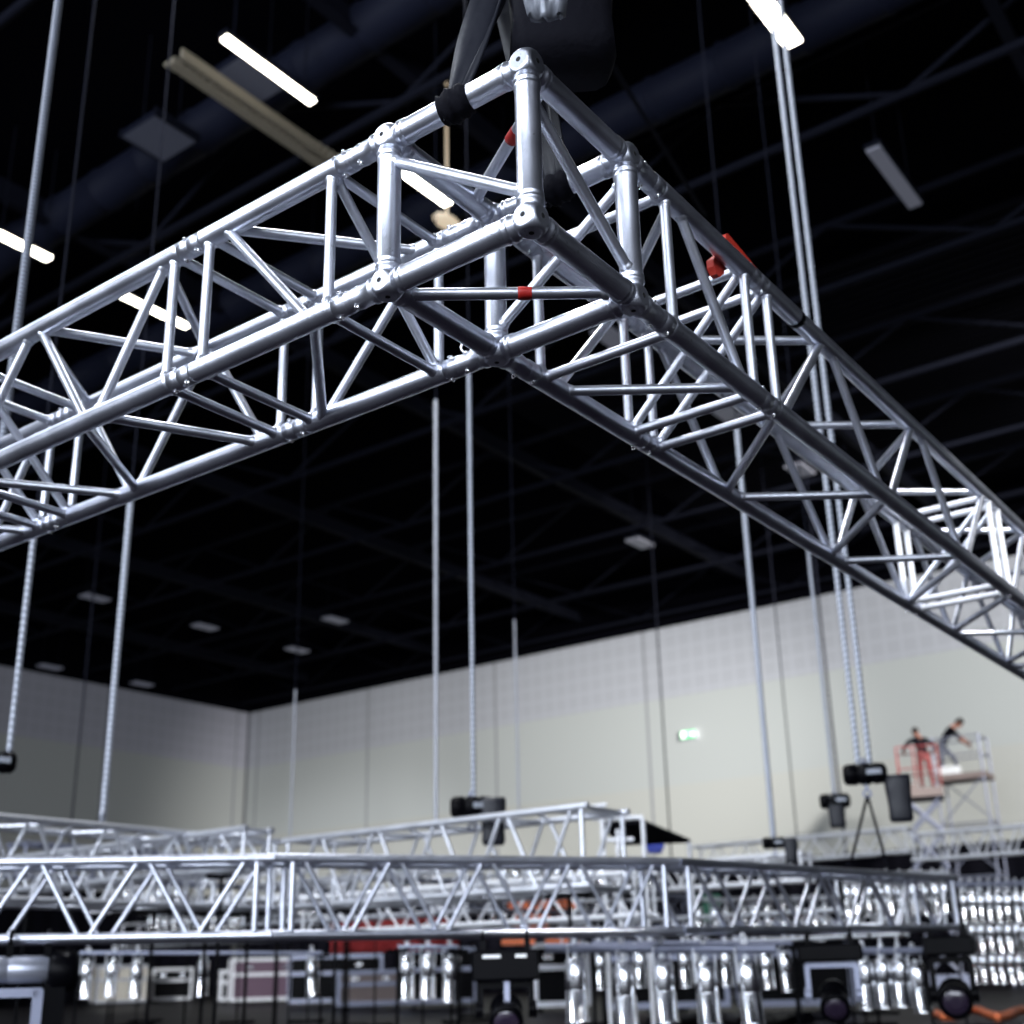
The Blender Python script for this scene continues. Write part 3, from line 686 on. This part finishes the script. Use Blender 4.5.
def chain(px, py, D, r, label, zb_=None, m='chain', sy=None):
    p = at(px, py, D); z0 = p.z if zb_ is None else zb_
    zt = zat(p, sy) if sy else ZT
    e2 = empty('hanging_chain', (p.x, p.y, z0), label, 'chain')
    MB().lathe((p.x, p.y, z0), (p.x, p.y, zt), [(0, r), (zt-z0, r)], 10).torus((p.x, p.y, z0), r*2, r*.7, (1, -1, 0), 12, 6).build('chain', M[m], e2)
    if sy: MB().tube((p.x, p.y, zt), (p.x, p.y, ZT), .008, 6).build('shaded_chain_top', M['beam'], e2)  # dark thin top piece imitates chain lost in shade
chain(17, 330, 4.6, .016, 'twisted steel chain at the top left, nearest of the hanging chains', 2.9, m='chaindim')
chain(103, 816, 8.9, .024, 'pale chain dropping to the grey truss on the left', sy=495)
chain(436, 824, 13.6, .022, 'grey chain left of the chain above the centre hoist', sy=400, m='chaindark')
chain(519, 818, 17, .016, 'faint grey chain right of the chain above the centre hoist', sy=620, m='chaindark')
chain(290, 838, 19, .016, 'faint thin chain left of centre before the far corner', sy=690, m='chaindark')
chain(672, 868, 30, .022, 'thin dark cable hanging in front of the right wall near the green sign', m='beam')
chain(800, 868, 30, .018, 'thin dark cable between the two chains at right', m='beam')
chain(848, 868, 28, .022, 'thin dark cable beside the twin chains', m='beam')
chain(68, 860, 26, .020, 'thin dark cable hanging before the left wall', m='beam')

# ------------------------------------------------------------------ scissor lift, scaffold tower, two riggers
DL = 31.
def seg(mb, a, b, r, n=6): mb.tube(a, b, r, n)
base_l = at(922, 795, DL); zr = facing(base_l); R = Matrix.Rotation(zr, 3, 'Z')
def lp(x, y, z, o=base_l): return o+R @ V((x, y, z))
e2 = empty('scissor_lift', (base_l.x, base_l.y, FZ), 'scissor lift with red guard rails raised before the right wall', 'lift')
mb = MB(); mb.box(lp(0, 0, .0), (1.05, 1.3, .22), R); mb.box(lp(-.35, 0, .16), (.6, 1.3, .12), R); mb.build('platform', M['deckwood'], e2)
mb = MB()
for x in (-.5, -.1, .5):
    for y in (-.62, .62): seg(mb, lp(x, y, .1), lp(x, y, 1.15), .020)
for y in (-.62, .62):
    for z in (.6, 1.15): seg(mb, lp(-.5, y, z), lp(.5, y, z), .018)
for x in (-.5, .5):
    for z in (.6, 1.15): seg(mb, lp(x, -.62, z), lp(x, .62, z), .018)
mb.build('guard_rail', M['redrail'], e2)
z = base_l.z-.12; n = 5; hh = (z-.75)/n; mb = MB()
for i in range(n):
    z1 = z-hh*i; z0 = z1-hh
    for y in (-.4, .4):
        for s in (-1, 1): p = lp(s*.42, y, 0); q = lp(-s*.42, y, 0); seg(mb, (p.x, p.y, z1), (q.x, q.y, z0), .045)
mb.build('scissor_arms', M['greypaint'], e2)
mb = MB(); p = lp(0, 0, 0); mb.box((p.x, p.y, .58), (1.3, 1.2, .36), R)
for x in (-.5, .5):
    for y in (-.62, .62): q = lp(x, y, 0); ax = R @ V((0, 1, 0)); c = V((q.x, q.y, .4)); mb.tube(c-ax*.06, c+ax*.06, .2, 14)
mb.build('chassis', M['greypaint'], e2)
tb = at(964, 777, DL+1.6); zr2 = facing(tb)-.25; R2 = Matrix.Rotation(zr2, 3, 'Z')
def sp(x, y, z): return tb+R2 @ V((x, y, z))
e2 = empty('scaffold_tower', (tb.x, tb.y, FZ), 'light scaffold tower with grey deck right of the scissor lift', 'scaffold')
for x in (-.62, .62):
    for y in (-.45, .45):
        p = sp(x, y, 0); MB().tube((p.x, p.y, FZ), (p.x, p.y, tb.z+1.05), .028, 8).build('upright', M['greypaint'], e2)
mb = MB(); mb.box(sp(0, 0, -.03), (1.35, .95, .16), R2); mb.build('deck', M['deckwood'], e2)
for z in (.55, 1.02, -1.25, -2.6, -3.9):
    mb = MB()
    for y in (-.45, .45): seg(mb, sp(-.62, y, z), sp(.62, y, z), .022)
    for x in (-.62, .62): seg(mb, sp(x, -.45, z), sp(x, .45, z), .022)
    mb.build('rail_ring', M['greypaint'], e2)
for z in (-1.25, -2.6):
    MB().tube(sp(-.62, -.45, z), sp(.62, -.45, z+1.2), .02, 6).build('diagonal', M['greypaint'], e2); MB().tube(sp(.62, .45, z), sp(-.62, .45, z+1.2), .02, 6).build('diagonal', M['greypaint'], e2)
box_c = sp(-.28, -.30, .155)
thing(MB().box(box_c, (.55, .3, .20), R2), 'white_box', M['white'], 'small white box lying on the scaffold deck', 'box')

def person(loc, zr, joints, cols, label, scale=1.0):
    """joints: name -> (x,y,z,r,parent); one skinned body, faces coloured by nearest bone"""
    Rz = Matrix.Rotation(zr, 3, 'Z'); names = list(joints); vs = [Rz @ V(joints[n_][:3])*scale for n_ in names]
    es = [(names.index(joints[n_][4]), i) for i, n_ in enumerate(names) if joints[n_][4]]
    me = bpy.data.meshes.new('body'); me.from_pydata(vs, es, []); o = bpy.data.objects.new('body', me); COL.objects.link(o)
    md = o.modifiers.new('skin', 'SKIN'); md.use_smooth_shade = True
    for i, n_ in enumerate(names):
        r = joints[n_][3]*scale; o.data.skin_vertices[0].data[i].radius = (r, r*.8 if n_ in ('chest', 'belly', 'pelvis') else r)
        o.data.skin_vertices[0].data[i].use_root = (i == 0)
    s_ = o.modifiers.new('sub', 'SUBSURF'); s_.levels = s_.render_levels = 2
    dg = bpy.context.evaluated_depsgraph_get(); nm = bpy.data.meshes.new_from_object(o.evaluated_get(dg)); bpy.data.objects.remove(o)
    nm.materials.clear()
    mats = ['skin', cols['top'], cols['legs'], 'black']
    for m in mats: nm.materials.append(M[m])
    bones = [(V(vs[a]), V(vs[b]), names[b]) for a, b in es]
    def cls(n_):
        if n_.startswith(('neck', 'head', 'hand', 'wrist', 'fing', 'thumb')): return 0
        if n_.startswith(('chest', 'belly', 'sh', 'elb')): return 1
        if n_.startswith(('foot', 'toe')): return 3
        return 2
    for p in nm.polygons:
        c = V(p.center); best = None
        for a, b, n_ in bones:
            ab = b-a; t = max(0, min(1, (c-a).dot(ab)/ab.length_squared)); d = (c-a-ab*t).length
            if best is None or d < best[0]: best = (d, n_)
        p.material_index = cls(best[1]); p.use_smooth = True
    e3 = empty('person', loc, label, 'person'); b_ = bpy.data.objects.new('body', nm); COL.objects.link(b_); b_.parent = e3
    hd = Rz @ V(joints['head'][:3])*scale; nk = Rz @ V(joints['neck'][:3])*scale; up = (hd-nk).normalized(); fw = Rz @ V(cols['face'])
    fw = (fw-up*fw.dot(up)).normalized(); sd = up.cross(fw)
    mb = MB(); hr = Matrix((fw, sd, up)).transposed().to_4x4()
    def hv(x, y, z): return hd+fw*x+sd*y+up*z
    t = MB().sphere((0, 0, 0), .1, 16, 12, scale=(1.0, .82, 1.22)); mb.add([hd+fw*q[0]+sd*q[1]+up*q[2] for q in t.v], t.f, True)
    mb.sphere(hv(.1, 0, -.015), .02, 8, 6); mb.sphere(hv(0, .083, 0), .022, 8, 6, scale=(1, .5, 1.4)); mb.sphere(hv(0, -.083, 0), .022, 8, 6, scale=(1, .5, 1.4))
    mb.sphere(hv(.075, 0, -.085), .035, 8, 6)
    h_ = mb.build('head', M['skin']); h_.parent = e3
    mb = MB(); mb.sphere(hv(.085, .035, .015), .012, 8, 6); mb.sphere(hv(.085, -.035, .015), .012, 8, 6); mb.box(hv(.096, 0, -.055), (.012, .012, .01)); f_ = mb.build('eyes_and_mouth', M['hair']); f_.parent = h_
    mb = MB(); t = MB().sphere((0, 0, 0), .108, 16, 12, scale=(1.02, .86, 1.18)); mb.add([hd+fw*(q[0]-.022)+sd*q[1]+up*(q[2]+.03) for q in t.v], t.f, True)
    h2 = mb.build('hair', M['hair']); h2.parent = h_
    # five fingered hands
    for sfx in ('l', 'r'):
        w_ = Rz @ V(joints['wrist_'+sfx][:3])*scale; hnd = Rz @ V(joints['hand_'+sfx][:3])*scale; d = (hnd-w_).normalized(); s2 = d.cross(V((.3, .2, .9))).normalized()
        mb = MB()
        for i in range(4):
            a = hnd+s2*(.027-.018*i); L_ = (.065, .075, .07, .055)[i]; b = a+d*L_*.6+V((0, 0, -.006)); mb.tube(a, b, .010, 6, .009); mb.tube(b, b+d*L_*.35+V((0, 0, -.025)), .009, 6, .007)
        a = w_+(hnd-w_)*.5+s2*.03; mb.tube(a, a+d*.045+s2*.035, .012, 6, .009)
        g_ = mb.build('hand', M['skin']); g_.parent = e3
    return e3
sit = lambda d: d
bend = {  # standing, bent at the hips, arms reaching down forward (forward = +x)
 'pelvis': (0, 0, .90, .125, None), 'belly': (.10, 0, 1.06, .125, 'pelvis'), 'chest': (.24, 0, 1.22, .145, 'belly'), 'neck': (.40, 0, 1.36, .055, 'chest'), 'head': (.52, 0, 1.42, .075, 'neck'),
 'sh_l': (.32, .19, 1.26, .065, 'chest'), 'elb_l': (.46, .24, 1.02, .045, 'sh_l'), 'wrist_l': (.62, .20, .86, .028, 'elb_l'), 'hand_l': (.68, .19, .80, .034, 'wrist_l'),
 'sh_r': (.32, -.19, 1.26, .065, 'chest'), 'elb_r': (.50, -.22, 1.04, .045, 'sh_r'), 'wrist_r': (.66, -.16, .90, .028, 'elb_r'), 'hand_r': (.72, -.14, .85, .034, 'wrist_r'),
 'hip_l': (.0, .10, .84, .09, 'pelvis'), 'knee_l': (.26, .14, .50, .06, 'hip_l'), 'ankle_l': (.34, .15, .10, .042, 'knee_l'), 'foot_l': (.36, .15, .05, .045, 'ankle_l'), 'toe_l': (.52, .17, .04, .035, 'foot_l'),
 'hip_r': (-.02, -.10, .84, .09, 'pelvis'), 'knee_r': (-.02, -.12, .48, .06, 'hip_r'), 'ankle_r': (-.12, -.13, .10, .042, 'knee_r'), 'foot_r': (-.11, -.13, .05, .045, 'ankle_r'), 'toe_r': (.05, -.15, .04, .035, 'foot_r')}
lean = {  # standing with back to the camera, leaning over the rail
 'pelvis': (0, 0, .93, .125, None), 'belly': (.06, 0, 1.10, .13, 'pelvis'), 'chest': (.16, 0, 1.28, .16, 'belly'), 'neck': (.27, 0, 1.45, .055, 'chest'), 'head': (.35, 0, 1.54, .075, 'neck'),
 'sh_l': (.20, .22, 1.32, .07, 'chest'), 'elb_l': (.22, .42, 1.10, .05, 'sh_l'), 'wrist_l': (.42, .36, 1.06, .028, 'elb_l'), 'hand_l': (.49, .33, 1.05, .034, 'wrist_l'),
 'sh_r': (.20, -.22, 1.32, .07, 'chest'), 'elb_r': (.22, -.44, 1.12, .05, 'sh_r'), 'wrist_r': (.40, -.38, 1.02, .028, 'elb_r'), 'hand_r': (.47, -.36, .99, .034, 'wrist_r'),
 'hip_l': (.0, .10, .86, .09, 'pelvis'), 'knee_l': (.03, .12, .50, .065, 'hip_l'), 'ankle_l': (-.01, .13, .10, .045, 'knee_l'), 'foot_l': (.0, .13, .05, .045, 'ankle_l'), 'toe_l': (.15, .15, .04, .035, 'foot_l'),
 'hip_r': (.0, -.10, .86, .09, 'pelvis'), 'knee_r': (.02, -.13, .50, .065, 'hip_r'), 'ankle_r': (-.02, -.15, .10, .045, 'knee_r'), 'foot_r': (-.01, -.15, .05, .045, 'ankle_r'), 'toe_r': (.14, -.18, .04, .035, 'foot_r')}
p = lp(.16, 0, .11)
person(p, zr+PI/2+.35, lean, {'top': 'blackcloth', 'legs': 'redtrousers', 'face': (.8, 0, -.4)}, 'person in black top and dark red trousers leaning over the scissor lift rail')
p = sp(-.48, .05, .05)
person(p, zr2+.15, bend, {'top': 'blackcloth', 'legs': 'jeans', 'face': (.5, 0, -.8)}, 'person in black T-shirt and grey trousers bending forward on the scaffold')

# ------------------------------------------------------------------ floor level goods
def flight_case(px, py, w_, d_, h_, label, body='purple', rot=.0, edge='alubright'):
    """py is the pixel where the castors touch the floor"""
    p = onz(px, py, FZ); zr = facing(p)+rot; R = Matrix.Rotation(zr, 3, 'Z'); e2 = empty('flight_case', p, label, 'case')
    q = lambda x, y, z: p+R @ V((x, y, z))
    MB().box(q(0, 0, .14+h_/2), (w_, d_, h_), R).build('body', M[body], e2)
    mb = MB()
    for z in (.14, .14+h_*.62, .14+h_):
        for y in (-d_/2, d_/2): mb.box(q(0, y, z), (w_+.06, .07, .09), R)
        for x in (-w_/2, w_/2): mb.box(q(x, 0, z), (.07, d_+.06, .09), R)
    for x in (-w_/2, w_/2):
        for y in (-d_/2, d_/2): mb.box(q(x, y, .14+h_/2), (.08, .08, h_), R)
    mb.build('edging', M[edge], e2)
    for x in (-w_*.38, w_*.38):
        for y in (-d_*.35, d_*.35):
            c = q(x, y, .06); ax = R @ V((1, 0, 0)); MB().tube(c-ax*.02, c+ax*.02, .06, 12).build('castor', M['black'], e2)
    for x in (-w_*.25, w_*.25): MB().box(q(x, -d_/2-.03, .14+h_*.8), (.16, .03, .08), R).build('latch', M['steel'], e2)
flight_case(264, 1004, 1.9, 1.1, 1.05, 'white edged plum flight case on the floor left of centre', rot=.1)
flight_case(238, 1004, 1.1, 1.0, .75, 'dark flight case with bright edging, left half of the pair', 'black', .1)
flight_case(171, 1003, 1.2, .9, .9, 'open white edged box frame case at lower left', 'black', .0)
flight_case(118, 1006, 1.5, .9, 1.0, 'cream case with pale edging right of the silver fixture', 'cream', .2, 'alufar')
flight_case(335, 1006, 2.2, 1.0, 1.0, 'dark case with maroon top behind the middle floor', 'black', .0, 'greypaint')
flight_case(370, 1010, 1.3, .8, .6, 'low brownish case with red trim below the red sheet', 'deckwood', .0, 'greypaint')
flight_case(440, 1008, 1.4, .9, 1.0, 'black case left of the centre moving light', 'black', .0, 'greypaint')
flight_case(560, 1012, .9, .9, .95, 'black case with pale base trim right of centre moving light', 'black', .1, 'alufar')
flight_case(795, 1012, 1.6, .9, 1.1, 'black case behind the square moving light', 'black', .1, 'greypaint')
flight_case(668, 1014, 1.8, 1.0, 1.1, 'long black case behind the big row of cans', 'black', .0, 'greypaint')
# red cover over a low truss at centre left
def cover(label, name, px0, px1, py0, py1, D, m, thick=.25, wav=.04):
    a = at(px0, py1, D); b = at(px1, py1, D); h = (py1-py0)*D/FPX; ax = (b-a); ax.z = 0; L = ax.length; ax.normalize(); nr = ax.cross(V((0, 0, 1)))
    n = 24; prof = [(0, 0), (0, h*.95), (.04, h), (thick-.04, h), (thick, h*.95), (thick, 0)]; vs = []; fs = []
    for i in range(n+1):
        t = i/n
        for j, (d, z) in enumerate(prof):
            wv = wav*math.sin(i*1.9+j) if j in (0, 1, 4, 5) else 0
            vs.append(a+ax*L*t-nr*(d+wv)+V((0, 0, z*(1-.08*math.sin(t*9)**2))))
    for i in range(n):
        for j in range(5): fs.append((i*6+j, (i+1)*6+j, (i+1)*6+j+1, i*6+j+1))
    mb = MB(); mb.add(vs, fs, True); o = mb.build(name, m); md = o.modifiers.new('s', 'SOLIDIFY'); md.thickness = .02
    return tag(o, label, 'cover')
cover('red fabric cover draped over low equipment left of centre', 'fabric_cover', 330, 458, 919, 953, 19, M['redcloth'])
cover('pale grey fabric roll lying above the red cover', 'fabric_cover', 322, 458, 893, 910, 18.5, M['cream'], .3, .02)
def crate(px, py, D, w_, d_, h_, m, label, name='crate', rot=0):
    p = at(px, py, D); R = Matrix.Rotation(facing(p)+rot, 3, 'Z'); e2 = empty(name, p, label, 'crate')
    MB().box(p+V((0, 0, h_/2)), (w_, d_, h_), R).build('tub', M[m], e2)
    mb = MB()
    for z in (h_, h_*.75): mb.box(p+V((0, 0, z)), (w_+.05, d_+.05, .05), R)
    mb.build('rim', M[m], e2)
for x, y, w_, lb in ((519, 911, .32, 'left'), (542, 910, .32, 'middle'), (566, 909, .30, 'right')): crate(x, y, 18.8, w_, .4, .22, 'orange', 'small orange crate high at centre, %s of three' % lb)
crate(532, 927, 18.8, .5, .4, .21, 'orange', 'orange crate below the three small ones at centre')
crate(518, 945, 18.8, .52, .4, .22, 'orange', 'flat orange crate, lowest at centre')
crate(562, 946, 18.8, .5, .4, .20, 'orange', 'flat orange crate right of the lowest one at centre')
crate(403, 884, 16, .12, .2, .30, 'green', 'narrow green box behind the curved truss left of centre')
crate(710, 922, 18, .30, .3, .36, 'green', 'dark green box behind the curved truss right of centre')
crate(655, 853, 13.5, .16, .2, .10, 'blue', 'small blue box under the black canopy')
# black canopy on a white frame (right of centre)
Dc = 12.; c0 = at(604, 862, Dc); R = Matrix.Rotation(facing(c0), 3, 'Z')
e2 = empty('canopy_frame', c0, 'black sloping canopy on a white pipe frame right of the rear truss end', 'canopy')
q = lambda x, y, z: c0+R @ V((x, y, z))
mb = MB(); vs = [q(.0, -.1, .38), q(.40, -.1, .39), q(.90, .5, .24), q(.15, .9, .27)]; vs += [v_-V((0, 0, .035)) for v_ in vs]
mb.add(vs, [(0, 1, 2, 3), (7, 6, 5, 4), (0, 4, 5, 1), (1, 5, 6, 2), (2, 6, 7, 3), (3, 7, 4, 0)]); mb.build('canopy', M['blackcloth'], e2)
for x, y, h_ in ((.0, -.1, .52), (.40, -.1, .40), (.88, .5, .22), (.15, .85, .26)): MB().tube((q(x, y, 0).x, q(x, y, 0).y, FZ), q(x, y, h_), .022, 8).build('post', M['alubright'], e2)
mb = MB(); mb.tube(q(-.1, -.1, .41), q(.40, -.1, .41), .022); mb.tube(q(-.2, -.1, .52), q(.05, -.1, .545), .02); mb.tube(q(.0, -.1, .20), q(.3, -.1, .20), .02); mb.tube(q(.15, -.1, .1), q(.15, -.1, .3), .02); mb.build('cross_bar', M['alubright'], e2)
# dark low stage dolly at the very bottom right of centre, and cables on the floor
p = onz(724, 1024, 0)
mb = MB(); pts = [onz(935+i*9, 1013+4*math.sin(i*1.1), FZ+.04) for i in range(11)]
mb.path(pts, .05, 6); thing(mb, 'floor_cable', M['orange'], 'orange cable lying in curves on the floor at lower right', 'cable')
mb = MB(); pts = [onz(640+i*13, 1021+3*math.sin(i*.9), FZ+.06) for i in range(14)]
mb.path(pts, .09, 6); thing(mb, 'floor_cable', M['black'], 'thick black cable lying on the floor at bottom centre right', 'cable')

# ------------------------------------------------------------------ emergency exit sign on the right wall
p = onx(690, 735, X1); e2 = empty('exit_sign', (X1, p.y, p.z), 'small green and white lit exit sign high on the right wall', 'sign')
MB().box((X1-.071, p.y, p.z), (.138, .62, .30)).build('housing', M['white'], e2)
gm = mat('sign_green_lit', (.05, .4, .15), .5, emit=(.15, .9, .35), es=.9); wm = mat('sign_white_lit', (1, 1, 1), .5, emit=(1, 1, .9), es=2.2)
MB().box((X1-.148, p.y, p.z), (.02, .58, .26)).build('face', gm, e2)
mb = MB(); mb.box((X1-.162, p.y+.19, p.z), (.012, .13, .20)); mb.box((X1-.162, p.y-.10, p.z), (.012, .20, .035)); mb.add([(X1-.168, p.y-.18, p.z+.08), (X1-.168, p.y-.26, p.z), (X1-.168, p.y-.18, p.z-.08), (X1-.158, p.y-.18, p.z+.08), (X1-.158, p.y-.26, p.z), (X1-.158, p.y-.18, p.z-.08)], [(0, 1, 2), (5, 4, 3), (0, 3, 4, 1), (1, 4, 5, 2), (2, 5, 3, 0)])
mb.sphere((X1-.165, p.y+.03, p.z+.07), .022, 8, 6); mb.build('pictogram', wm, e2)

# ------------------------------------------------------------------ ceiling lamps
def strip(px, py, L, label, on=True, w_=.17, z=13.0, fins=0):
    p = onz(px, py, z); e2 = empty('strip_lamp', p, label, 'ceiling lamp', None)
    MB().box(p+V((0, 0, .06)), (L+.06, w_+.05, .08)).build('housing', M['beam'], e2)
    mb = MB(); mb.box(p, (L, w_, .05)); mb.build('diffuser', M['lampon' if on else 'lampdim'], e2)
    for s in (-1, 1): MB().tube(p+V((s*L*.4, 0, .08)), (p.x+s*L*.4, p.y, ZT), .012, 6).build('rod', M['beam'], e2)
strip(270, 71, 1.62, 'lit strip lamp at upper left, brightest in the picture', w_=.12)
strip(23, 246, 1.0, 'lit strip lamp cut by the left edge')
strip(155, 311, 1.5, 'lit strip lamp seen through the left arm of the truss', w_=.14)
strip(772, 15, 1.35, 'lit strip lamp at the top edge right of centre', w_=.24)
strip(426, 188, 1.1, 'lit strip lamp seen inside the corner block', w_=.16)
strip(895, 178, 1.9, 'unlit strip lamp at upper right', on=False, w_=.22)
for (x, y, lb) in ((95, 598, 'below the left arm, leftmost'), (205, 627, 'below the left arm, right of the leftmost'), (297, 650, 'near the far wall corner'), (640, 543, 'under the right arm'), (800, 470, 'behind the right arm, large'), (50, 667, 'just above the left wall'), (142, 684, 'near the left wall, lowest'),
                   (842, 471, 'behind the right arm next to twin chains'), (725, 412, 'seen inside the right arm'), (612, 338, 'behind the right post of the corner block'), (335, 620, 'faint, near far corner')):
    strip(x, y, .9, 'dim unlit lamp on the roof, '+lb, on=False, w_=.45)
thing(MB().tube(at(600, 45, 9), at(705, 215, 12), .018), 'stay_wire', M['beam'], 'thin slanting dark stay wire right of the top post of the corner block', 'wire')
# square heater panels and the lit roof beam beside the first lamp
def panel(px, py, sx, sy, label):
    p = onz(px, py, 13.5); e2 = empty('roof_panel', p, label, 'panel')
    MB().box(p, (sx, sy, .10)).build('plate', M['duct'], e2)
    mb = MB(); mb.box(p+V((0, sy/2, 0)), (sx+.04, .05, .14)); mb.box(p-V((0, sy/2, 0)), (sx+.04, .05, .14)); mb.build('frame', M['beam'], e2)
    mb = MB(); mb.box(p+V((0, 0, -.053)), (sx*.96, sy*.96, .01)); o = mb.build('grille', mat('panel_grille', (.10, .11, .15), .5, .3, emit=(.5, .55, .8), es=.02), e2)
    for s in (-1, 1): MB().tube(p+V((s*sx*.4, 0, .05)), (p.x+s*sx*.4, p.y, ZT), .012, 6).build('rod', M['beam'], e2)
panel(160, 136, .80, .85, 'square grey panel hanging under the roof at upper left')
panel(250, 78, .85, .75, 'square grey panel beside the brightest strip lamp')
a = onz(165, 66, 13.2); b = onz(335, 165, 13.2)
mb = MB(); mb.box((a+b)/2, ((b-a).length, .16, .10)); mb.box((a+b)/2+V((0, -.22, .02)), ((b-a).length, .05, .16))
for i in range(26): mb.box(a+(b-a)*(i/25)+V((0, -.12, 0)), (.05, .22, .05))
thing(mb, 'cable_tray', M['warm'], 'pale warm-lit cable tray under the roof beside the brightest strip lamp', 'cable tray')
a = onz(447, 222, 12.4); mb = MB()
mb.sphere(a, .24, 16, 10, scale=(1.2, .7, .3)); mb.tube(a, (a.x, a.y, ZT), .02)
thing(mb, 'roof_lamp_shade', mat('warm_lit_shade', (.62, .55, .45), .5, emit=(1, .8, .55), es=.45), 'round cream lamp shade seen inside the corner block', 'ceiling lamp')
